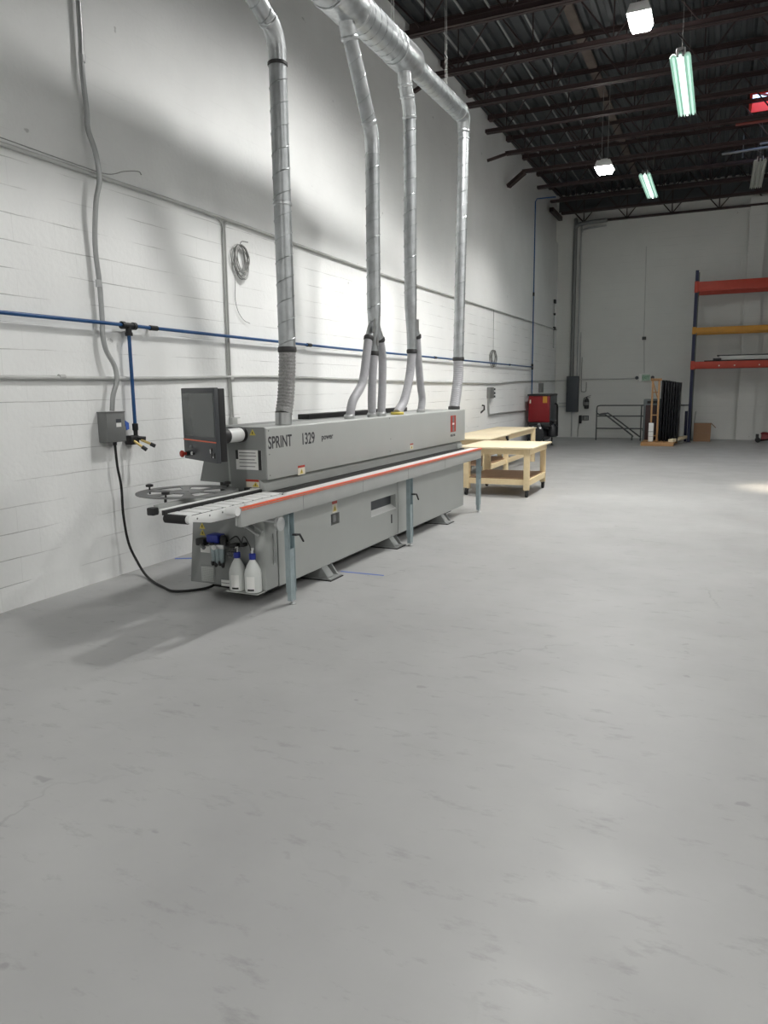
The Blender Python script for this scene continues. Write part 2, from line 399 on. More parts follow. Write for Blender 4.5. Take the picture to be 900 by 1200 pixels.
# ------------------------------------------------------------------ steel roof joists
ORD = {0: 'steel roof joist above the camera end, out past the duct bend', 1: 'steel roof joist crossing just before the first spiral duct tee'}
joist_y = [7.9, 9.42, 10.95, 12.47, 13.98, 15.5, 17.05, 18.59, 20.2, 21.85, 23.45]
names = ['nearest', 'second nearest', 'third nearest', 'fourth nearest', 'fifth nearest', 'sixth nearest', 'fifth from the end truss', 'fourth from the end truss', 'third from the end truss',
         'second from the end truss', 'next to the end truss']
ends = {2: 'flat', 3: 'drop', 6: 'long', 7: 'beam'}
def joist(y, lab, end):
    zb, zt = 6.77, 7.57
    t = thing('steel_joist', lab, 'roof joist', (0, y, zb), 0, 'open web steel roof joists')
    b = MB()
    for dy in (-.042, .042): b.box((.40, dy - .03, -.03), (XR - .02, dy + .03, -.022)); b.box((.40, dy + (.024 if dy > 0 else -.03), -.03), (XR - .02, dy + (.03 if dy > 0 else -.024), .035))
    b.build('bottom_chord', 'joist', t)
    b = MB()
    for dy in (-.04, .04): b.box((.02, dy - .03, zt - zb + .022), (XR - .02, dy + .03, zt - zb + .03)); b.box((.02, dy - .006, zt - zb - .03), (XR - .02, dy + .006, zt - zb + .03))
    b.build('top_chord', 'joist', t)
    b = MB(); b.box((-.0, -.09, zt - zb - .07), (.16, .09, zt - zb + .03)); b.build('bearing_seat', 'joist', t)
    b = MB(); H = zt - zb
    b.cyl((.08, 0, H - .02), (.82, 0, 0), .014, 8)
    x = .82; sp = 1.22
    while x < XR - .3:
        b.cyl((x, 0, 0), (x, 0, H), .011, 8)
        b.cyl((x, 0, 0), (x + sp / 2, 0, H), .013, 8); b.cyl((x + sp / 2, 0, H), (min(x + sp, XR - .05), 0, 0), .013, 8)
        x += sp
    b.build('web_bracing', 'joist', t)
    if end:
        b = MB()
        if end == 'flat': b.bar((.0, 0, .0), (.42, 0, 0), .11, .055)
        elif end == 'drop': b.bar((.0, .10, -.14), (.44, 0, 0), .07, .05)
        elif end == 'long': b.bar((0, -.1, -.12), (.44, 0, 0), .07, .05)
        elif end == 'beam': b.bar((0, .2, -.24), (.44, 0, -.02), .12, .09)
        b.build('wall_brace', 'joist', t)
    return t
for i, y in enumerate(joist_y):
    joist(y, f'open web steel roof joist, {names[i]} of the row overhead', ends.get(i))
# shallow end truss standing in front of the back wall
t = thing('end_truss', 'dark steel truss running along the top of the back wall', 'truss', (0, 24.97, 6.77))
b = MB(); b.box((.75, -.05, -.03), (XR - .02, .05, .03)); b.build('bottom_chord', 'joist', t)
b = MB(); b.box((.1, -.05, .74), (XR - .02, .05, .80)); b.build('top_chord', 'joist', t)
b = MB(); b.cyl((.1, 0, .76), (.8, 0, 0), .02, 8)
x = .8
while x < XR - 1.4:
    b.cyl((x, 0, 0), (x, 0, .76), .016, 8); b.cyl((x, 0, 0), (x + .65, 0, .76), .016, 8); b.cyl((x + .65, 0, .76), (x + 1.3, 0, 0), .016, 8); x += 1.3
b.build('web_bracing', 'joist', t)
# bridging bars, thin and pale, running along the room
for k, x in enumerate((.42, .92, 1.35, 1.8)):
    b = MB(); b.box((x - .012, 8.56, 7.585), (x + .012, 23.5, 7.615))
    tag(b.build('underdeck_bar', 'underdeck'), 'thin pale bridging bar under the roof deck, %s from the left wall' % ('first', 'second', 'third', 'fourth')[k], 'bridging bar', 'bridging bars under the deck')
b = MB(); b.box((2.40, 6.5, 7.58), (2.56, 24.6, 7.636), .01)
tag(b.build('rusty_channel', 'rust'), 'rusty brown channel fixed along the underside of the roof deck', 'channel')
b = MB(); b.cyl((5.0, 17.6, 6.86), (12, 17.6, 6.86), .035, 10)
tag(b.build('sprinkler_pipe', 'sprink'), 'dull red sprinkler pipe hung below the joists', 'pipe')
t = thing('sprinkler_branch', 'pale pipe with hanger crossing above the unlit strip light', 'pipe', (0, 19.6, 6.92))
b = MB(); b.cyl((4.75, 0, -.07), (9, 0, .05), .028, 10); b.build('branch_pipe', 'boxgrey', t)
b = MB(); b.box((5.18, -.01, -.2), (5.2, .01, .28)); b.build('hanger', 'boxgrey', t)
b = MB(); b.box((5.52, -.03, .03), (5.72, .03, .09)); b.build('clamp', 'boxgrey', t)

# skylight with red curb and cross bars
t = thing('roof_skylight', 'small bright skylight with a red curb set in the dark roof', 'skylight', (0, 0, ZD))
b = MB(); e = .05
b.box((KX0, KY0, -.03), (KX0 + e, KY1, .22)); b.box((KX1 - e, KY0, -.03), (KX1, KY1, .22)); b.box((KX0 + e, KY0, -.03), (KX1 - e, KY0 + e, .22)); b.box((KX0 + e, KY1 - e, -.03), (KX1 - e, KY1, .22))
b.build('curb', 'sky_red', t)
b = MB(); b.box(((KX0 + KX1) / 2 - .03, KY0 + e, .0), ((KX0 + KX1) / 2 + .03, KY1 - e, .04)); b.box((KX0 + e, (KY0 + KY1) / 2 - .03, .0), (KX1 - e, (KY0 + KY1) / 2 + .03, .04))
b.bar((KX0 + e, KY0 + e, .02), (KX1 - e, KY1 - e, .02), .05, .03)
b.build('burglar_bars', 'dirtred', t)

# ------------------------------------------------------------------ lamps
def led(x, y, z, w, d, lab, wires=0., power=900, cone=135):
    t = thing('high_bay_lamp', lab, 'ceiling lamp', (x, y, z))
    b = MB(); b.prism([(-w / 2, 0), (-w * .36, .12), (w * .36, .12), (w / 2, 0)], 1, -d / 2, d / 2, .008); b.build('housing', 'ledbody', t)
    b = MB(); b.prism([(-w / 2 + .006, -.002), (w / 2 - .006, -.002), (w * .36, -.085), (-w * .36, -.085)], 1, -d / 2 + .006, d / 2 - .006, .01); b.build('lens', 'led', t)
    b = MB(); b.box((-.07, -.06, .12), (.07, .06, .17), .008); b.build('driver_box', 'ledbody', t)
    top = ZD + .04 - z
    for dx in (-.06, .06):
        b = MB(); b.cyl((dx, 0, .17), (dx, 0, top), .005, 6); b.build('suspension_cable', 'wire', t)
    ld = bpy.data.lights.new('lamp_light', 'SPOT'); ld.spot_size = radians(cone); ld.spot_blend = .55; ld.shadow_soft_size = .17; ld.energy = power
    ld.color = (1., .985, .955)
    lo = bpy.data.objects.new('lamp_light', ld); COL.objects.link(lo); lo.location = (x, y, z - .10)
    return t
def strip_lamp(x, y0, y1, z, w, lab, lit=True, power=250):
    L = y1 - y0
    t = thing('fluorescent_strip', lab, 'strip light', (x, y0, z))
    # three-lobed reflector profile, open below
    prof = []
    n = 3
    for k in range(n):
        for q in range(7):
            a = pi * q / 6
            prof.append((-w / 2 + w / n * (k + .5) - cos(a) * w / n / 2 * .97, .055 * sin(a)))
    b = MB(); V = []
    for yy in (0, L):
        for (px, pz) in prof: V.append((px, yy, pz))
        for (px, pz) in prof: V.append((px, yy, pz + .012))
    m_ = len(prof); F = []
    for i in range(m_ - 1):
        F += [(i, i + 1, 2 * m_ + i + 1, 2 * m_ + i), (m_ + i + 1, m_ + i, 3 * m_ + i, 3 * m_ + i + 1),
              (i + 1, i, m_ + i, m_ + i + 1), (2 * m_ + i, 2 * m_ + i + 1, 3 * m_ + i + 1, 3 * m_ + i)]
    F += [(0, 2 * m_, 3 * m_, m_), (m_ - 1, 2 * m_ - 1, 4 * m_ - 1, 3 * m_ - 1)]
    b.quads(V, F); b.build('reflector', 'lrefl' if lit else 'urefl', t)
    for k in range(n):
        xx = -w / 2 + w / n * (k + .5)
        b = MB(); b.cyl((xx, .04, .018), (xx, L - .04, .018), .015, 10); b.build('tube', ('ltube' if k == 1 else 'dtube') if lit else 'urefl', t)
    b = MB(); b.box((-.06, 0, .075), (.06, L, .13), .006); b.build('ballast_channel', 'ledbody', t)
    b = MB(); b.box((-.05, -.03, .02), (-.02, .02, .10)); b.box((.02, -.03, .02), (.05, .02, .10)); b.box((-.05, -.035, .08), (.05, -.005, .12)); b.build('end_bracket', 'band', t)
    for yy in (.3, L - .3):
        b = MB(); b.cyl((0, yy, .12), (0, yy, ZD + .04 - z), .0022, 6); b.build('hanger_wire', 'wire', t)
    if lit:
        ld = bpy.data.lights.new('strip_light', 'AREA'); ld.shape = 'RECTANGLE'; ld.size = w * .2; ld.size_y = L * .95; ld.energy = power
        ld.color = (.93, 1., .97)
        lo = bpy.data.objects.new('strip_light', ld); COL.objects.link(lo); lo.location = (x, (y0 + y1) / 2, z - .012)
    return t
LED1, LED2 = 1330, 450
led(3.74, 11.48, 6.58, .32, .46, 'square glaring white high bay lamp, nearer of the two', 0, LED1, 130)
led(2.62, 16.4, 6.03, .36, .36, 'glaring white high bay lamp hung lower on two long wires', 1, LED2, 142)
strip_lamp(4.26, 11.7, 14.18, 6.08, .275, 'lit greenish white strip light, larger of the two lit ones', True, 34)
strip_lamp(3.10, 19.55, 21.98, 6.58, .28, 'lit white strip light near the back, smaller of the two lit ones', True, 20)
strip_lamp(5.54, 19.2, 21.7, 6.48, .27, 'unlit grey strip light over the back right of the room', False)
def bay(x, y, z, e, s=.4, cone=150):
    ld = bpy.data.lights.new('unseen_lamp', 'SPOT'); ld.spot_size = radians(cone); ld.spot_blend = .55; ld.shadow_soft_size = s / 2; ld.energy = e; ld.color = (1., .99, .965)
    lo = bpy.data.objects.new('unseen_lamp', ld); COL.objects.link(lo); lo.location = (x, y, z)
# lamps out of frame: behind the camera, and overhead by the machine
bay(4.4, -3.5, 7.0, 880); bay(3.6, 8.0, 7.0, 1280, .5, 146)
for (x, y) in ((10.2, 1.0), (10.2, 9.0), (13.2, 4.0), (12.2, 13.0)): bay(x, y, 7.0, 500, .5, 168)  # unseen fill lamps at right, added for even light and softer shadows

# ------------------------------------------------------------------ the edge banding machine
MA = -.02
MX, MY = 1.988, 4.849
ma = thing('edge_banding_machine', 'long light grey edge banding machine with orange rail and control screen', 'machine', (MX, MY, 0), MA)
Z3 = Vector((0, 0, 1))
# lower cabinet
b = MB(); b.prism([(-.225, .115), (-.225, .735), (-.86, .735), (-.93, .115)], 1, -.07, 4.60, .012); cab = b.build('lower_cabinet', 'grey2', ma)
b = MB(); b.box((-.26, -.085, .112), (-.158, .098, .73), .02); b.build('corner_post', 'grey', ma)
def holed(lo_s, hi_s, holes):
    """door slab with rectangular holes (s0,s1,z0,z1)"""
    b = MB(); z0, z1 = .112, .73; ss = sorted({lo_s, hi_s, *[h[0] for h in holes], *[h[1] for h in holes]})
    for a, c in zip(ss, ss[1:]):
        hs = [h for h in holes if h[0] <= a + 1e-6 and h[1] >= c - 1e-6]
        z = z0
        for h in sorted(hs, key=lambda q: q[2]): b.box((-.222, a, z), (-.16, c, h[2])); z = h[3]
        b.box((-.222, a, z), (-.16, c, z1))
    return b
d1 = holed(.105, 2.44, [(1.79, 2.39, .40, .562), (.972, 1.13, .46, .562)]).build('cabinet_door', 'grey', ma, smooth=False)
b = MB(); b.prism([(-.22, .402), (-.22, .45), (-.158, .41), (-.158, .402)], 1, 1.79, 2.39); b.build('tray_lip', 'white', d1)
b = MB(); b.box((-.224, 1.79, .40), (-.219, 2.39, .562)); b.build('slot_back', 'monitor', d1)
b = MB(); b.box((-.224, .972, .46), (-.205, 1.13, .562)); b.box((-.205, 1.03, .475), (-.17, 1.10, .55), .01); b.build('latch', 'boxgrey', d1)
b = MB(); b.box((-.162, 2.268, .26), (-.155, 2.292, .355), .006); b.build('handle', 'black', d1)
d2 = holed(2.455, 4.60, []).build('cabinet_door', 'grey', ma, smooth=False)
b = MB(); b.box((-.162, 2.70, .44), (-.15, 2.72, .49), .004); b.build('handle', 'black', d2)
def sticker(s0, s1, z0, z1, tface, parent, hdr=True):
    b = MB(); b.box((tface, s0, z0), (tface + .002, s1, z1)); st = b.build('warning_sticker', 'cream', parent)
    cs = (s0 + s1) / 2; h = (z1 - z0)
    if hdr:
        b = MB(); b.box((tface + .001, s0, z1 - h * .24), (tface + .003, s1, z1)); b.build('sticker_header', 'red', st)
    b = MB(); b.prism([(cs - h * .32, z0 + h * .12), (cs + h * .32, z0 + h * .12), (cs, z0 + h * .66)], 0, tface + .001, tface + .003); b.build('hazard_triangle', 'yellow', st)
    b = MB(); b.prism([(cs - h * .05, z0 + h * .2), (cs + h * .05, z0 + h * .2), (cs + h * .03, z0 + h * .5), (cs - h * .03, z0 + h * .5)], 0, tface + .002, tface + .004); b.build('hazard_mark', 'black', st)
    return st
sticker(.997, 1.09, .57, .675, -.16, ma)
b = MB(); b.tube([(-.155, .03, .56), (-.148, .03, .5), (-.148, .03, .36), (-.155, .03, .31)], .006, 8); b.build('grab_handle', 'zinc', ma)
# machine feet and the gap under the cabinet
for s in (.87, 2.3, 3.83):
    b = MB(); b.box((-.45, s - .11, 0), (-.06, s + .10, .018), .004)
    for ds in (-.09, .085): b.prism([(-.42, .018), (-.08, .018), (-.10, .03), (-.165, .125), (-.42, .125)], 1, s + ds - .008, s + ds + .008)
    b.quads([(-.09, s - .09, .03), (-.165, s - .09, .124), (-.165, s + .005, .124), (-.09, s + .005, .03)], [(0, 1, 2, 3)])
    b.cyl((-.2, s + .04, .018), (-.2, s + .04, .12), .018, 12)
    f = b.build('machine_foot', 'grey2', ma)
    b = MB(); b.box((-.46, s - .12, -.0), (-.05, s + .11, .008)); b.build('foot_pad', 'rubber', f)
for tt in (-.85,):
    for s in (.87, 3.83):
        b = MB(); b.box((-.95, s - .1, 0), (-.75, s + .1, .02)); b.cyl((-.85, s, .02), (-.85, s, .13), .03, 12); b.build('machine_foot', 'grey', ma)

b = MB(); b.box((-.84, .12, .035), (-.30, 4.5, .114)); b.build('under_gap_shade', 'rubber', ma)  # black box put in to deepen the shade under the cabinet
# upper hood
b = MB(); b.prism([(-.27, .965), (-.27, 1.377), (-.28, 1.386), (-.66, 1.386), (-.66, .862), (-.34, .862), (-.34, .965)], 1, .16, 4.97, .004); hood = b.build('hood', 'grey', ma)
b = MB(); b.prism([(-.274, .966), (-.274, 1.38), (-.284, 1.3895), (-.655, 1.389), (-.62, .86), (-.345, .86), (-.345, .966)], 1, .145, .165, .003); hp = b.build('hood_end_plate', 'grey2', ma)
b = MB(); b.prism([(-.65, .90), (-1.075, .91), (-.94, 1.384), (-.65, 1.384)], 1, .30, 4.93, .004); b.build('hood_rear_cover', 'grey2', ma)
b = MB(); b.prism([(-.295, .866), (-.295, .935), (-.335, .962), (-.36, .962), (-.36, .866)], 1, .15, 4.90, .003); b.build('hood_lip', 'grey', ma)
b = MB(); b.box((-.37, .155, .815), (-.245, 4.88, .862)); b.build('infeed_belt', 'rubber', ma)
b = MB(); b.box((-.86, .3, .735), (-.40, 4.6, .91)); b.build('inner_frame', 'black', ma)
# hood far end details: chamfered end block
b = MB(); b.box((-.36, 4.70, .862), (-.275, 4.86, .93), .006); b.build('outfeed_block', 'grey', ma)
# lettering
TX = lambda s, z: frame_mtx((-.2695, s, z), (0, 1, 0), (0, 0, 1))
text_mesh('lettering', 'SPRINT', .138, 'chalk', hood, TX(.178, 1.216), .80, bold=.0022)
text_mesh('lettering', '1329', .138, 'chalk', hood, TX(.682, 1.214), .83, bold=.0022)
text_mesh('lettering', 'power', .072, 'chalk', hood, TX(1.03, 1.232), 1.12, bold=.0014)
# maker's emblem: a red upright H with dark side panels, small word below
lg = MB(); lg.box((-.27, 4.40, 1.104), (-.268, 4.596, 1.318)); emb = lg.build('emblem', 'red', hood, label='red upright H emblem')
lg = MB()
for z0, z1 in ((1.112, 1.195), (1.228, 1.31)): lg.box((-.2685, 4.465, z0), (-.2665, 4.531, z1))
lg.build('emblem_inset', 'boxgrey', emb)
lg = MB(); lg.box((-.2685, 4.46, 1.198), (-.2665, 4.536, 1.222)); lg.build('emblem_bar', 'white', emb)
text_mesh('lettering', 'HOLZ-HER', .045, 'chalk', hood, TX(4.395, 1.045), .82)
sticker(.612, .725, .955, 1.036, -.27, hood)
sticker(3.05, 3.14, .985, 1.05, -.27, hood)
for (s, z) in ((.19, 1.36), (.19, 1.17), (.19, 1.0), (2.5, 1.365), (2.52, 1.14), (2.5, 1.01)):
    b = MB(); b.cyl((-.2705, s, z), (-.267, s, z), .006, 8); b.build('screw_head', 'boxgrey', hood)
# end plate graphics
b = MB(); b.box((-.563, .141, 1.046), (-.315, .146, 1.205)); lb = b.build('instruction_plate', 'paper', hp)
b = MB(); b.box((-.563, .1395, 1.13), (-.54, .142, 1.205)); b.box((-.345, .1395, 1.046), (-.315, .142, 1.205)); b.build('plate_bar', 'black', lb)
b = MB()
for z in (1.18, 1.155, 1.125, 1.10, 1.07): b.box((-.53, .1395, z), (-.36 - .03 * random.random(), .142, z + .006))
b.build('plate_text_lines', 'boxgrey', lb)
def end_sticker(t0, t1, z0, z1, s, parent, m1='yellow'):
    b = MB(); ct = (t0 + t1) / 2
    b.prism([(t0, z0), (t1, z0), (ct, z1)], 1, s - .003, s); st = b.build('hazard_triangle', m1, parent)
    b = MB(); h = z1 - z0; b.box((ct - h * .07, s - .005, z0 + h * .18), (ct + h * .07, s - .003, z0 + h * .62)); b.build('hazard_mark', 'black', st)
end_sticker(-.42, -.362, 1.325, 1.372, .145, hp)
b = MB(); b.box((-.475, .141, .905), (-.348, .146, .968)); ws = b.build('warning_sticker', 'cream', hp)
b = MB(); b.box((-.475, .139, .95), (-.348, .142, .968)); b.build('sticker_header', 'red', ws)
end_sticker(-.41, -.35, .91, .948, .142, hp)
b = MB(); b.box((-.467, .10, .862), (-.42, .145, .905), .004); b.build('limit_switch', 'black', hp)
b = MB(); b.box((-.418, .11, .862), (-.343, .145, .90), .003); b.build('terminal_plate', 'white', hp)
b = MB(); b.cyl((-.39, .112, .88), (-.39, .108, .88), .008, 10); b.cyl((-.36, .112, .88), (-.36, .108, .88), .008, 10); b.build('screw_head', 'boxgrey', hp)
# top openings
for (s0, s1) in ((1.70, 3.22), (3.30, 4.20)):
    b = MB(); b.box((-.93, s0, 1.382), (-.80, s1, 1.435), .004); b.build('top_vent', 'black', ma)

# front apron, rail, conveyor
b = MB(); b.box((0, -.63, .737), (.03, 4.78, .858), .004)
b.box((-.02, -.63, .745), (0, 4.78, .85)); ap = b.build('front_apron', 'apron', ma)
b = MB(); b.box((-.13, .14, .842), (-.07, 4.80, .869), .002); b.box((-.075, -.45, .842), (.002, 4.80, .869), .003); b.build('table_surface', 'white', ma)
b = MB(); b.box((-.25, .14, .80), (-.132, 4.80, .858)); b.build('feed_chain', 'rubber', ma)
b = MB(); b.box((-.004, -.62, .858), (.034, 4.79, .873), .004); rl = b.build('top_rail', 'apron', ma)
b = MB(); b.box((.033, -.62, .867), (.0365, 4.79, .8735)); b.box((.033, -.62, .855), (.0365, 4.79, .860)); b.box((.004, -.62, .8725), (.034, 4.79, .8745)); b.build('orange_stripe', 'orange', rl)
b = MB(); b.cyl((-.06, -.66, .855), (.028, -.66, .855), .032, 20); b.build('rail_end_cap', 'white', ma)
for s in (.2, 1.25, 2.3, 3.4): 
    b = MB(); b.box((.0295, s - .0015, .74), (.0312, s + .0015, .856)); b.build('apron_seam', 'boxgrey', ap)
# infeed conveyor sticking out towards the camera
b = MB(); b.prism([(-1.03, .835), (-1.03, .866), (-.48, .868), (.1, .868), (.1, .78), (-.55, .783), (-.79, .79)], 0, -.118, -.104, .003); sp = b.build('conveyor_side_plate', 'white', ma)
for s in (-.93, -.80, -.66, -.55):
    b = MB(); b.cyl((-.1045, s, .842), (-.102, s, .842), .007, 8); b.build('screw_head', 'boxgrey', sp)
b = MB(); b.cyl((-.31, -1.0, .842), (-.125, -1.0, .842), .030, 20); b.build('belt_roller', 'rubber', ma)
b = MB(); b.cyl((-.124, -1.0, .846), (-.10, -1.0, .846), .028, 20); b.build('roller_cap', 'white', ma)
b = MB(); b.box((-.31, -1.0, .84), (-.12, .14, .868)); bl = b.build('conveyor_belt', 'black', ma)
b = MB(); s = -.985
while s < .13: b.box((-.308, s, .866), (-.122, min(s + .10, .14), .8735), .002); s += .122
b.build('belt_pad', 'white', bl)
b = MB(); b.box((-.345, -1.0, .86), (-.32, .14, .893), .003); b.build('side_guide', 'black', ma)
b = MB(); b.box((-.385, -.98, .862), (-.347, .14, .897), .003); b.build('side_guide_rail', 'white', ma)
b = MB(); b.box((-.60, -.80, .832), (-.555, .2, .888), .004); b.build('tape_feed_beam', 'grey', ma)
b = MB(); b.box((-.61, -.86, .82), (-.55, -.80, .875), .008); b.build('beam_end_block', 'black', ma)
b = MB(); b.box((-.62, -.60, .79), (-.11, -.54, .838), .004); b.box((-.62, -.05, .79), (-.11, .0, .838), .004); b.build('conveyor_crossbar', 'grey2', ma)
b = MB(); b.bar((-.2, -.5, .79), (-.24, -.08, .70), .03, .02); b.bar((-.14, -.3, .79), (-.2, -.08, .68), .02, .02); b.build('conveyor_brace', 'zinc', ma)
# edge tape plate with cut-outs and thumb knobs
cx, cy, cz, RR = -.75, -.26, .905, .385
b = MB(); n = 96
def arc_plate(b, r0, r1, a0, a1, k):
    z0, z1 = -.004, .004; V = []; F = []
    for i in range(k + 1):
        a = a0 + (a1 - a0) * i / k
        for r in (r0, r1):
            for z in (z0, z1): V.append((cx + r * cos(a), cy + r * sin(a), cz + z))
    for i in range(k):
        o = 4 * i; p = o + 4
        F += [(o + 1, o + 3, p + 3, p + 1), (o, p, p + 2, o + 2), (o + 2, p + 2, p + 3, o + 3), (o, o + 1, p + 1, p)]
    F += [(0, 2, 3, 1), (4 * k, 4 * k + 1, 4 * k + 3, 4 * k + 2)]
    b.quads(V, F)
arc_plate(b, .30, RR, 0, 2 * pi, 96); arc_plate(b, .02, .13, 0, 2 * pi, 48)
for k in range(6): arc_plate(b, .125, .305, k * pi / 3 + .2 - .16, k * pi / 3 + .2 + .16, 6)
dp = b.build('tape_plate', 'boxgrey', ma)
for (tx, sy) in ((-1.09, -.30), (-.66, -.60), (-.60, .06)):
    b = MB(); b.cyl((tx, sy, cz - .03), (tx, sy, cz + .028), .007, 8); b.lathe([(.008, 0), (.03, .004), (.03, .02), (.012, .026)], (tx, sy, cz + .026), 12); b.build('thumb_knob', 'black', dp)
b = MB(); b.cyl((cx, cy, .80), (cx, cy, cz), .02, 12); b.bar((cx, cy, .80), (cx + .02, .32, .80), .06, .03); b.build('plate_bracket', 'grey2', ma)
b = MB(); b.cyl((-.665, -.60, .86), (-.665, -.60, .905), .01, 8); b.build('knob_stem', 'black', ma)

# control screen on its round arm
PL = Vector((-.888, -.10, 0)); PR_ = Vector((-.33, -.40, 0)); du = (PR_ - PL); W = du.length; du.normalize()
nrm = du.cross(Z3)          # points away from the machine, towards the operator
if nrm.y > 0: nrm = -nrm
def MON(uu, vv, dd): return PL + du * uu + Z3 * vv + nrm * dd
mm = frame_mtx((PL.x, PL.y, 1.15), du, Z3)      # local: x right, y up, z towards the operator
b = MB(); b.box((0, 0, -.035), (W, .555, 0), .006, mm); mon = b.build('control_monitor', 'monitor', ma)
b = MB(); b.box((.012, .008, -.085), (W - .002, .548, -.035), .006, mm); b.build('monitor_rear_housing', 'black', mon)
b = MB(); b.box((.028, .19, -.002), (W - .018, .515, .0022), 0, mm); b.build('screen', 'screen', mon)
b = MB(); b.box((.004, .150, -.002), (W - .004, .159, .003), 0, mm); b.build('orange_stripe', 'orange', mon)
b = MB(); m2 = mm @ Matrix.Translation(Vector((.10, .045, 0))); b.lathe([(.018, 0), (.018, .022), (.012, .024)], (0, 0, 0), 16, m2); b.build('button_collar', 'black', mon)
b = MB(); m2 = mm @ Matrix.Translation(Vector((.10, .045, .022))); b.lathe([(.012, 0), (.014, .02), (.026, .026), (.028, .04), (.02, .05), (0, .053)], (0, 0, 0), 18, m2); b.build('emergency_stop_button', 'red', mon)
for (uu, vv, r, mtl) in ((.15, .10, .012, 'grey2'), (.165, .05, .014, 'white'), (.20, .05, .011, 'black')):
    b = MB(); m2 = mm @ Matrix.Translation(Vector((uu, vv, 0))); b.lathe([(r, 0), (r, .008), (r * .8, .01)], (0, 0, 0), 14, m2); b.build('push_button', mtl, mon)
b = MB(); b.box((W - .11, .035, 0), (W - .075, .075, .006), .002, mm); b.box((W - .065, .035, 0), (W - .03, .075, .006), .002, mm); b.box((W - .11, .085, 0), (W - .075, .11, .006), .002, mm); b.build('rocker_switch', 'black', mon)
b = MB(); b.box((W - .108, .07, .006), (W - .098, .10, .0075), 0, mm); b.box((W - .06, .04, .006), (W - .05, .05, .0075), 0, mm); b.build('switch_mark', 'white', mon)
b = MB(); b.cyl((-.50, .145, 1.33), (-.50, .115, 1.33), .062, 24); b.build('arm_flange', 'black', ma)
b = MB(); b.cyl((-.50, .115, 1.33), (-.50, -.06, 1.33), .056, 24); b.build('arm_tube', 'white', ma)
b = MB(); b.tube([(-.50, -.06, 1.33), (-.50, -.12, 1.33), (-.52, -.19, 1.34), (-.56, -.25, 1.36)], [.060, .062, .058, .04], 20); b.build('arm_joint', 'black', ma)

# legs under the apron
for k, s in enumerate((0, 2.38, 4.74)):
    b = MB(); b.prism([(-.028, s - .005), (.018, s - .005), (.018, s + .0), (-.023, s + .0), (-.023, s + .068), (.018, s + .068), (.018, s + .073), (-.028, s + .073)], 2, .10, .737)
    lg = b.build('support_leg', 'galv', ma)
    b = MB(); b.box((-.022, s + .001, .03), (.014, s + .067, .45)); b.build('leg_insert', 'galv', lg)
    b = MB(); b.cyl((.004, s + .03, 0), (.004, s + .03, .04), .012, 10); b.lathe([(.026, 0), (.026, .008), (.01, .016)], (.004, s + .03, 0), 14); b.build('leveling_foot', 'zinc', lg)
    if k < 2:
        b = MB(); b.tube([(.012, s + .05, .56), (.04, s + .055, .56), (.048, s + .10, .555), (.05, s + .15, .49)], [.009, .010, .009, .008], 10); b.build('clamp_lever', 'black', lg)
b = MB(); b.cyl((-.03, -.08, .665), (-.005, -.08, .665), .055, 24); b.build('adjusting_disc', 'zinc', ma)
b = MB(); b.cyl((-.30, -.12, .63), (-.19, -.11, .565), .012, 10); b.cyl((-.33, -.12, .66), (-.30, -.12, .63), .02, 10); b.cyl((-.22, -.12, .70), (-.03, -.12, .69), .016, 10)
b.cyl((-.27, -.12, .68), (-.15, -.12, .60), .01, 8); b.build('pneumatic_cylinder', 'zinc', ma)
# service end: air unit, switch, vent, labels
def ebox(name, t0, t1, z0, z1, d, m, parent=ma, bev=.004):
    b = MB(); b.box((t0, -.072 - d, z0), (t1, -.068, z1), bev); return b.build(name, m, parent)
au = ebox('air_service_unit', -.64, -.50, .44, .475, .09, 'zinc')
ebox('solenoid', -.66, -.545, .488, .553, .10, 'bluecap', au, .012)
b = MB(); b.cyl((-.60, -.18, .475), (-.60, -.18, .49), .02, 12); b.lathe([(.03, 0), (.032, .03), (.028, .06), (.014, .075)], (-.52, -.13, .475), 16); b.build('regulator_knob', 'black', au)
b = MB(); b.lathe([(.022, 0), (.022, .012), (.018, .014)], (0, 0, 0), 20, Matrix.Translation(Vector((-.585, -.165, .455))) @ Matrix.Rotation(pi / 2, 4, 'X')); b.build('pressure_gauge', 'white', au)
b = MB()
for tx in (-.625, -.585, -.545): b.lathe([(.010, 0), (.020, .012), (.022, .09), (.024, .1), (.024, .13)], (tx, -.125, .31 + .01 * (tx < -.6)), 14)
b.build('filter_bowl', 'galv', au)
b = MB()
for tx in (-.63, -.60, -.56, -.53): b.lathe([(.008, 0), (.014, .012), (.014, .035)], (tx, -.14, .295 + random.uniform(-.01, .02)), 10)
b.build('drain_plug', 'black', au)
b = MB()
for i in range(3):
    for j in range(3): b.box((-.515 + i * .022, -.10, .36 + j * .03), (-.499 + i * .022, -.07, .38 + j * .03), .002)
b.build('valve_block', 'boxgrey', au)
ebox('main_switch', -.795, -.712, .446, .506, .07, 'black', ma, .01)
b = MB(); b.cyl((-.74, -.14, .455), (-.70, -.15, .435), .016, 10); b.build('switch_plug', 'boxgrey', ma)
ebox('switch_label', -.80, -.70, .378, .432, .003, 'paper', ma, 0)
ebox('coupling', -.46, -.39, .452, .487, .07, 'black', ma, .01)
ebox('coupling', -.366, -.33, .466, .495, .06, 'black', ma, .006)
b = MB(); b.tube(spline([(-.50, -.12, .49), (-.43, -.15, .53), (-.38, -.14, .55), (-.345, -.12, .48)]), .006, 8); b.tube(spline([(-.40, -.12, .46), (-.39, -.15, .40), (-.385, -.15, .46)]), .004, 8)
b.tube(spline([(-.35, -.13, .48), (-.30, -.16, .56), (-.26, -.15, .50), (-.245, -.15, .45)]), .004, 8); b.build('air_hose', 'black', ma)
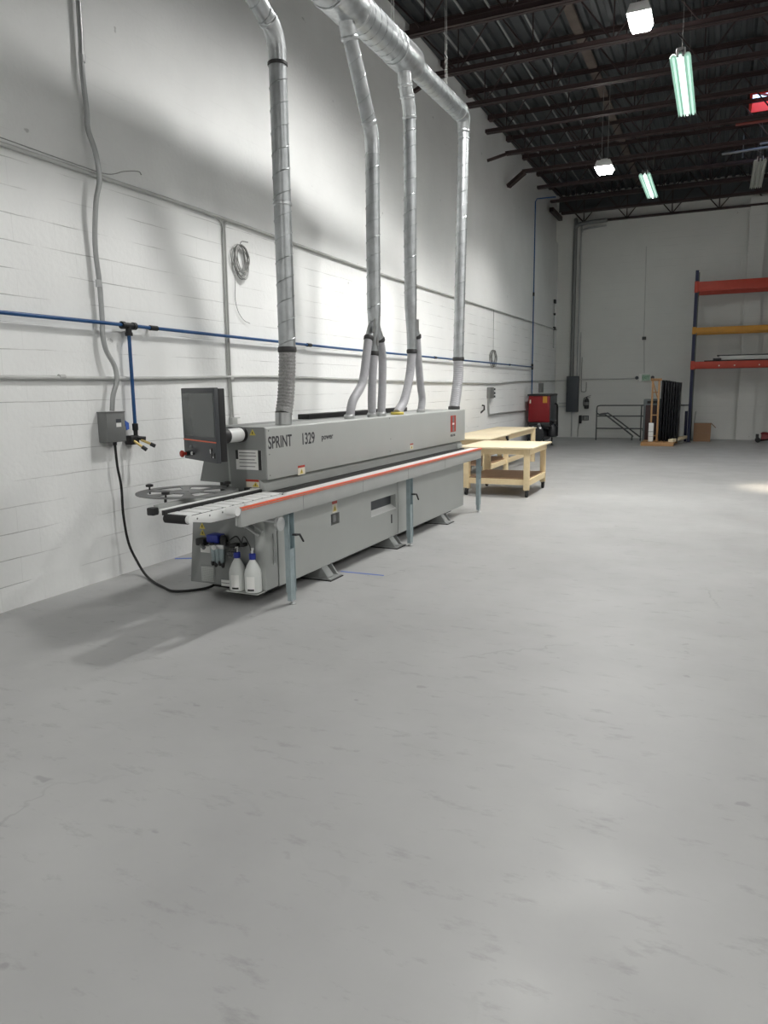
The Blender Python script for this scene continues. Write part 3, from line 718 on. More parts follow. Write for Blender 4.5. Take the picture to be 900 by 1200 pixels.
vp = ebox('vent_panel', -.812, -.665, .128, .27, .004, 'grey2', ma, .002)
b = MB()
for i in range(11): b.box((-.80, -.079, .138 + i * .0115), (-.677, -.075, .144 + i * .0115))
for i in range(9): b.box((-.80 + i * .0145, -.0785, .138), (-.796 + i * .0145, -.0745, .259))
b.build('vent_grille', 'grey', vp)
end_sticker(-.80, -.745, .575, .625, -.07, ma); end_sticker(-.80, -.745, .52, .57, -.07, ma)
b = MB(); b.box((-.605, -.076, .142), (-.47, -.07, .165)); b.box((-.605, -.076, .115), (-.47, -.07, .138)); b.build('type_plate', 'paper', ma)
b = MB(); b.box((-.60, -.078, .139), (-.48, -.075, .1425)); b.build('plate_text_lines', 'black', ma)
b = MB(); b.box((-.47, -.20, .112), (-.165, -.07, .118)); b.build('bottle_shelf', 'grey', ma)

# two cleaner bottles standing on the shelf
def bottle(tx, sy, lab):
    w = Matrix.Rotation(MA, 4, 'Z') @ Vector((tx, sy, 0)) + Vector((MX, MY, .118))
    o = thing('cleaner_bottle', lab, 'bottle', w, MA, 'cleaner bottles on the end of the machine')
    b = MB(); b.lathe([(.05, 0), (.066, .006), (.068, .02), (.068, .145), (.062, .175), (.045, .215), (.028, .245), (.02, .258), (.02, .268)], (0, 0, 0), 28); b.build('bottle_body', 'bottle', o)
    b = MB(); b.lathe([(.026, 0), (.027, .04), (.022, .046), (.0, .048)], (0, 0, .262), 20); b.build('screw_cap', 'bluecap', o)
    b = MB(); b.cyl((0, 0, .308), (0, 0, .335), .009, 10); b.cyl((0, 0, .335), (0, 0, .35), .013, 10); b.build('suction_fitting', 'white', o)
    b = MB(); k = 8; V = []
    for i in range(k + 1):
        a = -pi / 2 - .25 + 1.0 * i / k
        for z in (.02, .135): V.append((.0695 * cos(a), .0695 * sin(a), z))
    b.quads(V, [(2 * i, 2 * i + 2, 2 * i + 3, 2 * i + 1) for i in range(k)]); lb = b.build('paper_label', 'paper', o)
    b = MB(); V = []
    for i in range(k + 1):
        a = -pi / 2 - .12 + .78 * i / k
        for z in (.022, .036): V.append((.0705 * cos(a), .0705 * sin(a), z))
    b.quads(V, [(2 * i, 2 * i + 2, 2 * i + 3, 2 * i + 1) for i in range(k)]); b.build('label_print', 'black', lb)
bottle(-.392, -.135, 'milky cleaner bottle with blue cap, left one on the machine end')
bottle(-.245, -.135, 'milky cleaner bottle with blue cap, right one by the machine corner')

# ------------------------------------------------------------------ ducts
MR = Matrix.Translation(Vector((MX, MY, 0))) @ Matrix.Rotation(MA, 4, 'Z')
def mw(t, s, z): return MR @ Vector((t, s, z))
def seam(mb, a, b, r, pitch, w=.0048):
    a = Vector(a); b = Vector(b); d = b - a; L = d.length; d.normalize()
    x = d.cross(Vector((0, 0, 1)))
    if x.length < .05: x = d.cross(Vector((1, 0, 0)))
    x.normalize(); y = d.cross(x); n = max(8, int(L / pitch * 14)); P = []
    for i in range(n + 1):
        q = i / n; an = q * L / pitch * 2 * pi
        P.append(a + d * (L * q) + (x * cos(an) + y * sin(an)) * (r + .0005))
    mb.tube(P, w, 5, caps=False)
def pipe(parent, name, pts, r, m='duct', pitch=None, n=24):
    b = MB(); b.tube(pts, r, n)
    o = b.build(name, m, parent)
    if pitch:
        b = MB()
        for p, q in zip(pts, pts[1:]): seam(b, p, q, r if not isinstance(r, (list, tuple)) else r[0], pitch)
        b.build('spiral_seam', 'seam', o)
    return o
def collar(parent, p, d, r, w=.03, m='duct_fit', name='collar'):
    p = Vector(p); d = Vector(d).normalized()
    b = MB(); b.tube([p - d * w / 2, p - d * w * .3, p + d * w * .3, p + d * w / 2], [r, r + .006, r + .006, r], 24); return b.build(name, m, parent)
def hose(parent, pts, r, m='hose', ribs=.022, name='flexible_hose'):
    P = spline(pts, 24); Q = []; R = []
    acc = 0; last = P[0]; out = [P[0]]
    step = ribs / 2
    for p in P[1:]:
        while (p - last).length >= step:
            last = last + (p - last).normalized() * step; out.append(last.copy())
    for i, p in enumerate(out): Q.append(p); R.append(r if i % 2 else r * .93)
    b = MB(); b.tube(Q, R, 16); return b.build(name, m, parent)
ZX = 5.25
trunk = thing('spiral_duct_trunk', 'big galvanised spiral duct running along above the machine', 'duct', mw(-.4, 3.2, 0))
T0 = mw(-.4, 3.2, 0)
def tl(s, z=ZX, t=-.4): return mw(t, s, z) - T0
o = pipe(trunk, 'duct_section', [tl(-2.6), tl(1.62)], .20, 'duct', .16)
o = pipe(trunk, 'tee_fitting', [tl(1.60), tl(1.66), tl(2.02), tl(2.12)], [.205, .205, .205, .17], 'duct_fit')
o = pipe(trunk, 'duct_section', [tl(2.10), tl(3.02)], .165, 'duct', .13)
o = pipe(trunk, 'tee_fitting', [tl(3.00), tl(3.06), tl(3.45), tl(3.58)], [.17, .17, .17, .115], 'duct_fit')
o = pipe(trunk, 'duct_section', [tl(3.56), tl(5.06)], .11, 'duct', .12)
for s, r in ((1.62, .203), (2.12, .168), (3.02, .168), (3.57, .114), (5.06, .113)): collar(trunk, tl(s), tl(6) - tl(0), r, .04)
P = [tl(5.04), tl(5.16), tl(5.235, ZX - .06), tl(5.245, ZX - .2)]
pipe(trunk, 'elbow', P, [.11, .108, .095, .078], 'duct_fit')
for s in (2.95, 4.55):
    for ds in (0, .06):
        b = MB(); b.cyl(tl(s + ds, ZX + .1), tl(s + ds / 2, 7.6), .0025, 6); b.build('hanging_wire', 'wire', trunk)

DR = .072
def drop(name, lab): 
    return thing(name, lab, 'duct', mw(-.4, 0, 0), 0, 'galvanised drop ducts to the machine'), mw(-.4, 0, 0)
# first drop, bent at the top
d, D0 = drop('drop_duct', 'nearest of the galvanised drop ducts, bent at the top, mesh hose below')
q = lambda s, z, t=-.4: mw(t, s, z) - D0
up = [q(-.75, 5.22), q(.10, 4.83), q(.60, 4.56)]
pipe(d, 'sloped_duct', [q(-.75, 5.22), q(.585, 4.56)], DR, 'duct', .13)
pipe(d, 'elbow', [q(.58, 4.565), q(.64, 4.53), q(.69, 4.47), q(.712, 4.39), q(.715, 4.28)], DR + .003, 'duct_fit')
collar(d, q(.715, 4.27), (0, 0, 1), DR + .003, .03, 'band', 'clamp_band'); collar(d, q(.60, 4.55), up[2] - up[0], DR + .002, .03)
pipe(d, 'vertical_duct', [q(.715, 4.28), q(.715, 2.02)], DR, 'duct', .17)
collar(d, q(.715, 3.2), (0, 0, 1), DR + .002, .03)
collar(d, q(.712, 2.02), (0, 0, 1), DR + .002, .05, 'band', 'clamp_band')
hose(d, [q(.712, 2.03), q(.70, 1.85), q(.665, 1.62), q(.62, 1.47)], DR + .003, 'hose_wire', .03)
b = MB(); b.cyl(q(.615, 1.388), q(.62, 1.49), DR, 20); b.build('machine_port', 'zinc', d)
# second drop, slanted from the tee, splitting into three hoses
d, D0 = drop('drop_duct', 'second galvanised drop duct, slanted at the top and split into three hoses')
pipe(d, 'tee_branch', [q(1.86, 5.22), q(1.93, 5.06), q(1.99, 4.95)], DR + .006, 'duct_fit')
collar(d, q(1.99, 4.95), (0, -.4, 1), DR + .008, .04)
pipe(d, 'sloped_duct', [q(1.98, 4.97), q(2.38, 4.32)], DR, 'duct', .17)
pipe(d, 'elbow', [q(2.375, 4.33), q(2.41, 4.27), q(2.435, 4.20), q(2.44, 4.10), q(2.44, 4.03)], DR + .003, 'duct_fit')
pipe(d, 'vertical_duct', [q(2.44, 4.05), q(2.42, 2.50)], DR, 'duct', .17)
collar(d, q(2.38, 4.32), q(2.38, 4.32) - q(1.98, 4.97), DR + .003, .04)
b = MB(); b.tube([q(2.42, 2.50), q(2.42, 2.25), q(2.415, 2.18), q(2.41, 2.04)], [DR, .058, .045, .042], 20)
b.tube([q(2.40, 2.36), q(2.33, 2.26), q(2.285, 2.19)], [.05, .045, .045], 16); b.tube([q(2.44, 2.36), q(2.50, 2.28), q(2.56, 2.20)], [.05, .045, .045], 16)
b.build('branch_fitting', 'duct', d)
for s, z, dd in ((2.285, 2.20, (0, -.4, -1)), (2.41, 2.05, (0, 0, 1)), (2.565, 2.20, (0, .4, -1))): collar(d, q(s, z), dd, .046, .05, 'band', 'clamp_band')
b = MB(); b.bar(q(2.30, 2.26, -.352), q(2.335, 2.40, -.345), .05, .008, (1, 0, 0)); b.bar(q(2.405, 2.13, -.355), q(2.41, 2.26, -.352), .04, .006, (1, 0, 0)); b.build('blast_gate', 'zinc', d)
hose(d, [q(2.28, 2.20), q(2.22, 2.0), q(2.12, 1.74), q(1.90, 1.56), q(1.83, 1.40)], .046)
hose(d, [q(2.41, 2.05), q(2.37, 1.85), q(2.34, 1.6), q(2.34, 1.40)], .046)
hose(d, [q(2.565, 2.19), q(2.615, 2.0), q(2.60, 1.7), q(2.575, 1.5), q(2.57, 1.40)], .046)
for s in (1.82, 2.34, 2.57): collar(d, q(s, 1.405), (0, 0, 1), .048, .05, 'zinc', 'machine_port')
# third drop, straight, two hoses
d, D0 = drop('drop_duct', 'third galvanised drop duct, short bend at the top and two hoses below')
pipe(d, 'tee_branch', [q(3.24, 5.20), q(3.275, 5.05), q(3.30, 4.97), q(3.355, 4.87), q(3.395, 4.78), q(3.41, 4.66)], DR + .004, 'duct_fit')
for s, z in ((3.30, 4.97), (3.355, 4.87), (3.41, 4.68)): collar(d, q(s, z), (0, -.3, 1), DR + .006, .03)
pipe(d, 'vertical_duct', [q(3.41, 4.68), q(3.40, 2.62)], DR, 'duct', .17)
b = MB(); b.tube([q(3.40, 2.63), q(3.42, 2.35), q(3.43, 2.1)], [DR, .058, .055], 20); b.tube([q(3.45, 2.48), q(3.53, 2.36), q(3.58, 2.29)], [.05, .045, .045], 16); b.build('branch_fitting', 'duct', d)
b = MB(); b.bar(q(3.46, 2.36, -.345), q(3.455, 2.48, -.34), .10, .006, (1, 0, 0)); b.build('blast_gate', 'zinc', d)
collar(d, q(3.43, 2.11), (0, 0, 1), .057, .05, 'band', 'clamp_band'); collar(d, q(3.585, 2.29), (0, .3, -1), .048, .05, 'band', 'clamp_band')
hose(d, [q(3.43, 2.10), q(3.36, 1.83), q(3.20, 1.55), q(3.03, 1.43), q(2.99, 1.40)], .052)
hose(d, [q(3.585, 2.29), q(3.63, 2.0), q(3.69, 1.72), q(3.74, 1.55), q(3.70, 1.40)], .046)
collar(d, q(2.99, 1.40), (0, 0, 1), .07, .03, 'yellow', 'yellow_ring'); collar(d, q(3.70, 1.405), (0, 0, 1), .048, .05, 'zinc', 'machine_port')
# fourth drop from the end elbow
d, D0 = drop('drop_duct', 'farthest galvanised drop duct, hanging from the end elbow of the big duct')
pipe(d, 'vertical_duct', [q(5.245, 5.06), q(5.06, 2.06)], DR, 'duct', .17)
collar(d, q(5.24, 5.05), (0, .05, 1), DR + .004, .04); collar(d, q(5.245, 4.96), (0, .05, 1), DR + .004, .03)
collar(d, q(5.06, 2.07), (0, 0, 1), DR + .002, .05, 'band', 'clamp_band')
hose(d, [q(5.06, 2.06), q(5.06, 1.86), q(4.99, 1.62), q(4.90, 1.42), q(4.90, 1.40)], DR, 'hose')
collar(d, q(4.89, 1.405), (0, 0, 1), DR + .002, .05, 'band', 'machine_port')

# ------------------------------------------------------------------ services on the left wall
def on_wall(name, lab, cat, pts, r, m, n=10, group=None, k=1):
    b = MB(); b.tube(spline(pts, k) if k > 1 else pts, r, n); o = b.build(name, m); return tag(o, lab, cat, group)
t = thing('air_pipe', 'bright blue compressed air pipe running along the white wall with a vertical drop', 'pipe', (.07, 0, 0))
b = MB(); b.tube([(0, -5.5, 2.29), (0, 5.0, 2.28), (0, 9.5, 2.25), (0, 21.4, 2.236)], .0165, 12); b.build('main_run', 'bluepipe', t)
b = MB(); b.tube([(0, 5.35, 2.275), (0, 5.35, 1.36)], .0165, 12); b.build('drop_pipe', 'bluepipe', t)
b = MB(); b.tube([(0, 21.43, .95), (0, 21.43, 6.72), (.04, 21.45, 6.80), (.5, 21.7, 6.85)], .017, 12); b.build('riser_pipe', 'bluepipe', t)
b = MB(); b.cyl((0, 5.27, 2.275), (0, 5.43, 2.275), .027, 14); b.cyl((0, 5.35, 2.275), (0, 5.35, 2.19), .027, 14)
for dy in (-.07, .07): b.cyl((0, 5.35 + dy - .018, 2.275), (0, 5.35 + dy + .018, 2.275), .034, 14)
b.cyl((0, 5.35, 2.185), (0, 5.35, 2.215), .034, 14); b.build('tee_fitting', 'black', t)
for yy, zz in ((5.68, 2.275), (8.63, 2.255), (10.6, 2.25), (13.4, 2.245), (15.0, 2.242), (18.9, 2.238)):
    b = MB(); b.cyl((0, yy - .05, zz), (0, yy + .05, zz), .024, 12); b.cyl((-.06, yy, zz), (0, yy, zz), .012, 8); b.build('pipe_coupling', 'black', t)
b = MB(); b.cyl((0, 21.43, 2.16), (0, 21.43, 2.32), .03, 12); b.cyl((0, 21.33, 2.236), (0, 21.43, 2.236), .03, 12); b.cyl((0, 21.43, 4.2), (0, 21.43, 4.3), .026, 12); b.build('tee_fitting', 'black', t)
b = MB(); b.lathe([(.018, .06), (.027, .055), (.027, .0), (.02, -.01)], (0, 5.35, 1.335), 14)
b.box((-.06, 5.265, 1.20), (.02, 5.375, 1.285), .01); b.cyl((0, 5.35, 1.21), (0, 5.35, 1.35), .02, 12); b.cyl((.0, 5.35, 1.26), (.05, 5.42, 1.25), .02, 10); ab = b.build('air_outlet_block', 'black', t)
b = MB(); b.cyl((.02, 5.30, 1.235), (.10, 5.345, 1.165), .012, 10); b.cyl((.03, 5.38, 1.24), (.12, 5.44, 1.19), .012, 10); b.build('brass_coupler', 'brass', ab)
b = MB(); b.cyl((.08, 5.335, 1.18), (.115, 5.355, 1.15), .018, 10); b.cyl((.10, 5.425, 1.20), (.135, 5.45, 1.178), .018, 10); b.build('coupler_sleeve', 'black', ab)
b = MB(); b.prism([(5.245, 1.43), (5.30, 1.40), (5.30, 1.345), (5.265, 1.335)], 0, -.03, -.026); b.build('blue_tag', 'tape', t)

on_wall('wall_conduit', 'grey conduit running along the wall above the blue pipe, highest of the long conduits', 'conduit', [(.025, -5.5, 3.5), (.025, 5.2, 3.515), (.025, 7.0, 3.51), (.025, 10.8, 3.465), (.025, 14.5, 3.475), (.025, 18.1, 3.486), (.025, 25.0, 3.505)], .017, 'painted', k=5)
b = MB()
on_wall('wall_cable', 'thin loose wire lying along the high conduit with a stray end sticking up', 'wire', [(.05, 4.0, 3.55), (.05, 4.9, 3.54), (.045, 5.25, 3.55), (.05, 5.45, 3.62), (.06, 5.62, 3.66), (.06, 5.66, 3.64)], .004, 'wire', 6, k=6)
t = thing('wall_conduit', 'painted conduit running along the wall below the blue pipe', 'conduit', (.022, 0, 0))
b = MB(); b.tube(spline([(0, -5.5, 1.80), (0, 4.0, 1.803), (0, 5.7, 1.808), (0, 6.8, 1.828), (0, 8.0, 1.842), (0, 12.2, 1.80), (0, 17.6, 1.77), (0, 18.6, 1.79), (0, 20.5, 1.83), (0, 25.0, 1.86)], 6), .018, 10); b.build('conduit_run', 'painted', t)
for yy in (4.59, 6.95, 8.0, 12.3):
    b = MB(); b.cyl((0, yy - .03, 1.812), (0, yy + .03, 1.812), .022, 10); b.build('conduit_coupling', 'painted', t)
# heavy silver conduit down to the disconnect box, box and cable
t = thing('drop_conduit', 'thick silver conduit snaking down the wall to the grey switch box', 'conduit', (.05, 0, 0))
b = MB(); b.tube(spline([(0, 5.06, 7.5), (0, 5.055, 4.85), (0, 5.04, 4.4), (0, 5.045, 4.2), (0, 5.058, 3.98), (0, 5.055, 3.86), (.03, 5.09, 3.68), (.045, 5.10, 3.47), (.03, 5.055, 3.27), (0, 5.04, 2.93), (0, 5.058, 2.6), (0, 5.058, 2.3), (0, 5.05, 2.17), (.01, 5.07, 2.04), (.03, 5.135, 1.905), (.035, 5.14, 1.78), (.02, 5.10, 1.65), (.01, 5.085, 1.515)], 6), .022, 12); b.build('conduit_run', 'conduit', t)
for z in (4.4, 2.61):
    b = MB(); b.cyl((0, 5.047, z - .03), (0, 5.047, z + .03), .027, 12); b.build('conduit_coupling', 'zinc', t)
t = thing('disconnect_box', 'grey electrical switch box on the wall under the silver conduit', 'switch box', (0, 5.07, 1.24))
b = MB(); b.box((0, -.108, .0), (.10, .108, .262), .006); bx = b.build('box_body', 'boxgrey', t)
b = MB(); b.box((.098, -.112, .004), (.112, .112, .268), .005); b.box((0, -.112, .262), (.118, .112, .272), .003); b.build('box_cover', 'boxgrey', t)
b = MB(); b.box((.111, .0, .175), (.1135, .06, .205)); b.build('blue_label', 'panelgrey', t)
b = MB(); b.box((.111, .0, .135), (.1135, .06, .17)); b.build('white_label', 'paper', t)
b = MB(); b.box((.04, .108, .10), (.06, .135, .125), .004); b.cyl((.05, .12, .11), (.05, .14, .08), .012, 10); b.build('switch_handle', 'zinc', t)
b = MB(); b.cyl((.05, .03, -.03), (.05, .03, .0), .018, 12); b.build('cable_gland', 'black', t)
on_wall('power_cable', 'black cable hanging from the grey switch box and lying on the floor', 'cable',
        [(.05, 5.10, 1.22), (.06, 5.10, 1.02), (.06, 5.13, .83), (.06, 5.13, .57), (.07, 5.16, .30), (.12, 5.20, .12), (.26, 5.14, .025), (.5, 4.98, .012), (.72, 4.86, .012), (.86, 4.80, .012), (.98, 4.86, .012), (1.08, 5.0, .014), (1.13, 5.12, .05)], .0115, 'rubber', 10, k=8)
# twin thin conduits with outlet box
t = thing('twin_conduit', 'pair of thin painted conduits dropping to an outlet behind the screen', 'conduit', (.018, 0, 0))
for k, yy in enumerate((6.93, 6.965)):
    b = MB(); sg = -1 if k == 0 else 1
    b.tube(spline([(0, yy + sg * .16, 3.505), (0, yy + sg * .05, 3.49), (0, yy, 3.42), (0, yy, 3.2), (0, yy - .02, 1.85), (0, yy, 1.38)], 5), .0105, 8); b.build('conduit_run', 'painted', t)
b = MB(); b.box((-.02, 6.90, 1.27), (.035, 7.05, 1.385), .006); bx = b.build('outlet_box', 'painted', t)
b = MB(); b.box((.034, 6.985, 1.285), (.04, 7.045, 1.37), .003); b.build('outlet_cover', 'paper', bx)
# wire coils hung on the wall
def coil(yc, zc, ry, rz, loops, lab, top, seed):
    rng = random.Random(seed)
    t = thing('wire_coil', lab, 'wire coil', (.03, yc, zc))
    b = MB()
    for i in range(loops):
        a = ry * rng.uniform(.55, 1.1); c = rz * rng.uniform(.8, 1.05); oy = rng.uniform(-.3, .3) * ry; ph = rng.uniform(-.25, .25)
        P = []
        for j in range(28):
            an = 2 * pi * j / 28; y_ = a * sin(an); z_ = c * cos(an)
            P.append((.012 * i / loops + .01 * sin(an * 2 + i), oy + y_ * cos(ph) - z_ * sin(ph), rz - c + z_ * cos(ph) + y_ * sin(ph)))
        b.tube(P, .0055, 6, closed=True)
    b.build('wire_loops', 'wire', t)
    b = MB(); b.tube(spline(top, 6), .005, 6); b.build('loose_end', 'wire', t)
    b = MB(); b.cyl((-.03, 0, rz * .95), (.03, 0, rz), .008, 8); b.build('wall_hook', 'wire', t)
coil(7.22, 3.10, .14, .18, 9, 'grey wire coil hanging beside the twin conduits, nearer of the two', [(0, 0, .17), (.01, .02, .22), (.02, .13, .23)], 3)
coil(17.5, 2.35, .24, .20, 8, 'grey wire coil hanging over the blue pipe, farther of the two', [(0, 0, .2), (0, 0, .9), (0, .0, 1.12)], 5)
on_wall('stray_wire', 'thin loose wire trailing down the wall below the nearer coil', 'wire', [(.02, 7.11, 2.95), (.02, 7.11, 2.83), (.02, 7.10, 2.68), (.02, 7.15, 2.55), (.02, 7.25, 2.47), (.025, 7.36, 2.44)], .0035, 'wire', 6, k=6)
# farther wall fittings
t = thing('wall_outlet', 'grey outlet box with conduit bending towards the red compressor', 'outlet', (0, 17.25, 1.0))
b = MB(); b.box((0, -.16, .42), (.09, .16, .68), .01); bx = b.build('outlet_box', 'boxgrey', t)
b = MB()
for z in (.63, .54, .46): b.box((.05, .15, z - .025), (.11, .21, z + .025), .006)
b.build('socket', 'panelgrey', bx)
b = MB(); b.tube(spline([(.03, -.10, .42), (.03, -.10, .2), (.03, -.06, .06), (.03, .12, .03), (.03, 1.4, .03), (.03, 3.6, .01)], 6), .022, 10); b.build('conduit_run', 'conduit', t)
on_wall('wall_hook', 'small dark hook on the wall left of the outlet box', 'hook', [(.0, 16.7, 1.27), (.05, 16.72, 1.26), (.05, 16.72, 1.17), (.02, 16.62, 1.12), (.0, 16.6, 1.10)], .02, 'band', 8)
b = MB(); b.box((0, 22.6, 1.5), (.08, 22.95, 1.78), .01); tag(b.build('junction_box', 'boxgrey'), 'small grey box on the left wall above the red compressor', 'box')
t = thing('thin_wall_conduit', 'thin conduit with black boxes high in the back left corner', 'conduit', (.02, 24.6, 0))
b = MB(); b.cyl((0, 0, 2.9), (0, 0, 4.35), .012, 8); b.build('conduit_run', 'conduit', t)
b = MB(); b.box((-.02, -.07, 4.3), (.05, .07, 4.42), .01); b.box((-.02, -.05, 3.93), (.04, .05, 4.0), .01); b.box((-.02, -.08, 3.47), (.05, .08, 3.57), .01); b.build('knock_out_box', 'band', t)

# ------------------------------------------------------------------ floor tape
t_ = MB(); t_.box((-.012, 0, .0005), (.012, .44, .0015)); o = t_.build('floor_tape', 'tape'); o.location = (1.86, 5.965, 0); o.rotation_euler = (0, 0, -1.56); tag(o, 'strip of blue tape on the floor by the machine foot', 'tape', 'blue floor tape')
t_ = MB(); t_.box((-.02, 0, .0005), (.02, .3, .0015)); o = t_.build('floor_tape', 'tape'); o.location = (.03, 5.83, 0); o.rotation_euler = (0, 0, -1.1); tag(o, 'strip of blue tape on the floor against the wall', 'tape', 'blue floor tape')

# ------------------------------------------------------------------ work tables
t = thing('work_table', 'pale plywood work table on black casters, end of the machine', 'table', (1.31, 11.06, 0))
w, dp_ = 1.175, 1.41
b = MB(); b.box((0, 0, .745), (w, dp_, .77), .003); b.build('table_top', 'ply', t)
b = MB(); b.box((.10, .10, .655), (w - .10, .14, .745)); b.box((.10, dp_ - .16, .655), (w - .10, dp_ - .12, .745)); b.box((.06, .10, .655), (.10, dp_ - .12, .745)); b.box((w - .10, .10, .655), (w - .06, dp_ - .12, .745)); b.build('apron_rail', 'pine', t)
b = MB(); b.box((.10, .14, .27), (w - .10, dp_ - .16, .285)); b.build('shelf', 'osb', t)
b = MB(); b.box((.10, .10, .185), (w - .10, .14, .27)); b.box((.10, dp_ - .16, .185), (w - .10, dp_ - .12, .27)); b.box((w - .10, .14, .185), (w - .06, dp_ - .16, .275)); b.box((.06, .14, .185), (.10, dp_ - .16, .275)); b.build('shelf_rail', 'pine', t)
for (lx, ly) in ((.06, .06), (w - .15, .06), (.06, dp_ - .20), (w - .15, dp_ - .20)):
    b = MB(); b.box((lx, ly, .115), (lx + .09, ly + .04, .745), .003); b.box((lx + (.05 if lx < .5 else 0), ly + .04, .10), (lx + (.09 if lx < .5 else .04), ly + .12, .19), .003); b.box((lx + (.05 if lx < .5 else 0), ly + .04, .285), (lx + (.09 if lx < .5 else .04), ly + .12, .655), .003); lg = b.build('leg', 'pine', t)
    b = MB(); b.cyl((lx + .03, ly + .03, .046), (lx + .065, ly + .03, .046), .046, 18); c = b.build('caster_wheel', 'rubber', lg)
    b = MB(); b.box((lx + .02, ly + .03, .075), (lx + .07, ly + .09, .10), .003); b.box((lx + .022, ly + .04, .035), (lx + .027, ly + .07, .08)); b.box((lx + .063, ly + .04, .035), (lx + .068, ly + .07, .08)); b.build('caster_fork', 'band', c)
t = thing('work_table', 'longer plywood work table without casters, standing behind the rolling one', 'table', (.34, 12.85, 0))
w = .96; L = 4.0
b = MB(); b.box((0, 0, .745), (w, 1.48, .77), .003); b.build('table_top', 'ply', t)
b = MB(); b.box((-.02, 1.49, .745), (w - .05, L, .77), .003); b.build('table_top', 'ply', t)
b = MB(); b.box((w - .12, .06, .65), (w - .08, L - .1, .745)); b.box((.06, .06, .65), (.10, L - .1, .745)); b.box((.1, L - .16, .65), (w - .1, L - .12, .745)); b.box((.1, .08, .65), (w - .1, .12, .745)); b.build('apron_rail', 'pine', t)
b = MB(); b.box((w - .12, .06, .18), (w - .08, L - .1, .27)); b.box((.06, .06, .18), (.10, L - .1, .27)); b.build('stretcher', 'pine', t)
b = MB(); b.box((.10, .1, .27), (w - .11, 1.9, .285)); b.build('shelf', 'osb', t)
for lx in (.05, w - .14):
    for ly in (.05, 1.45, L - .2):
        b = MB(); b.box((lx, ly, 0), (lx + .09, ly + .09, .745), .003); b.build('leg', 'pine', t)
b = MB(); b.box((w - .08, 1.40, .67), (w - .05, 1.56, .74), .006); b.cyl((w - .06, 1.44, .66), (w - .03, 1.44, .66), .02, 10); b.build('joining_clamp', 'band', t)

# ------------------------------------------------------------------ air compressor
t = thing('air_compressor', 'red cabinet air compressor on a black tank beside the left wall', 'compressor', (.12, 20.7, 0))
b = MB(); b.box((.03, 0, .70), (.62, .85, 1.43), .015); b.build('cabinet', 'cred', t)
b = MB(); b.box((.0, -.02, 1.42), (.66, .88, 1.475), .01); b.build('cabinet_lid', 'black', t)
b = MB(); b.box((.618, .04, .72), (.655, .83, 1.42), .006); b.build('side_panel', 'monitor', t)
b = MB(); b.box((.43, -.004, 1.23), (.55, .001, 1.41)); b.build('yellow_notice', 'rackyel', t)
b = MB(); b.box((.06, -.004, 1.22), (.10, .001, 1.32)); b.build('small_label', 'cream', t)
b = MB(); P = [(.30, -.32, .38), (.30, -.28, .38), (.30, .95, .38), (.30, 1.0, .38)]; b.tube(P, [.12, .24, .24, .12], 24); b.build('tank', 'tank', t)
b = MB(); b.box((.06, -.1, .58), (.66, .95, .70), .02); b.build('mounting_plate', 'black', t)
b = MB(); b.lathe([(.12, 0), (.16, .03), (.16, .28), (.10, .36)], (.66, .25, .28), 20); b.cyl((.62, .25, .62), (.66, .25, .72), .06, 14); b.build('motor', 'tank', t)
b = MB(); b.cyl((.22, -.02, .62), (.62, -.02, .52), .05, 12); b.cyl((.16, -.30, .46), (.16, -.34, .46), .05, 14); b.build('pump', 'tank', t)
b = MB(); b.cyl((.24, -.30, .56), (.24, -.335, .56), .038, 16); b.cyl((.24, -.30, .44), (.24, -.335, .44), .045, 16); b.build('gauge', 'white', t)
b = MB(); b.cyl((.40, -.24, .60), (.40, -.30, .66), .04, 12); b.cyl((.40, -.2, .54), (.44, -.3, .56), .03, 12); b.build('valve', 'zinc', t)
for (lx, ly) in ((.08, -.2), (.52, -.2), (.08, .9), (.52, .9)):
    b = MB(); b.box((lx - .04, ly - .05, 0), (lx + .04, ly + .05, .02)); b.bar((lx, ly, .02), (lx, ly, .25), .05, .03, (1, 0, 0)); b.build('foot', 'black', t)
b = MB(); b.tube(spline([(.62, .5, 1.2), (.72, .55, 1.15), (.74, .5, .8), (.76, .45, .5)]), .025, 8); b.build('hose', 'rubber', t)

# ------------------------------------------------------------------ fittings on the back wall
YW = YB
t = thing('electrical_panel', 'tall dark grey electrical panel on the back wall', 'electrical panel', (.40, YW, .84))
b = MB(); b.box((0, -.16, 0), (.39, 0, 1.16), .01); bx = b.build('panel_box', 'panelgrey', t)
b = MB(); b.box((.03, -.172, .03), (.36, -.16, 1.13), .005); b.build('panel_door', 'panelgrey', t)
b = MB(); b.box((.03, -.18, .55), (.05, -.17, .63), .004); b.build('panel_latch', 'black', t)
def up_conduit(x, z0, z1, r, lab, bend=None, m='conduit'):
    yc = YW - r - .012
    P = [(x, yc, z0), (x, yc, z1)]
    if bend: P = [(x, yc, z0), (x, yc, z1 - .25), (x + .03, yc - .04, z1 - .1), (x + .2, yc - .2, z1 - .05), (x + bend, yc - .3, z1 - .03)]
    b = MB(); b.tube(spline(P, 6), r, 10); return tag(b.build('riser_conduit', m), lab, 'conduit', 'conduits rising up the back wall')
up_conduit(.55, 2.0, 6.75, .065, 'thick grey conduit rising from the electrical panel, thickest of the bunch', 1.0, 'boxgrey')
up_conduit(.72, 2.0, 6.6, .028, 'thin grey conduit rising right of the thickest one above the panel', .8)
up_conduit(.80, 2.0, 3.4, .014, 'thinnest short conduit rising from the panel top right edge', None)
up_conduit(.58, 0.02, .84, .02, 'short conduit from under the electrical panel to the floor', None)
b = MB(); b.tube([(.15, YW - .1, 1.13), (.4, YW - .06, 1.13)], .02, 8); tag(b.build('link_conduit', 'conduit'), 'upper of two short pipes between compressor and electrical panel', 'conduit', 'pipes from compressor to panel')
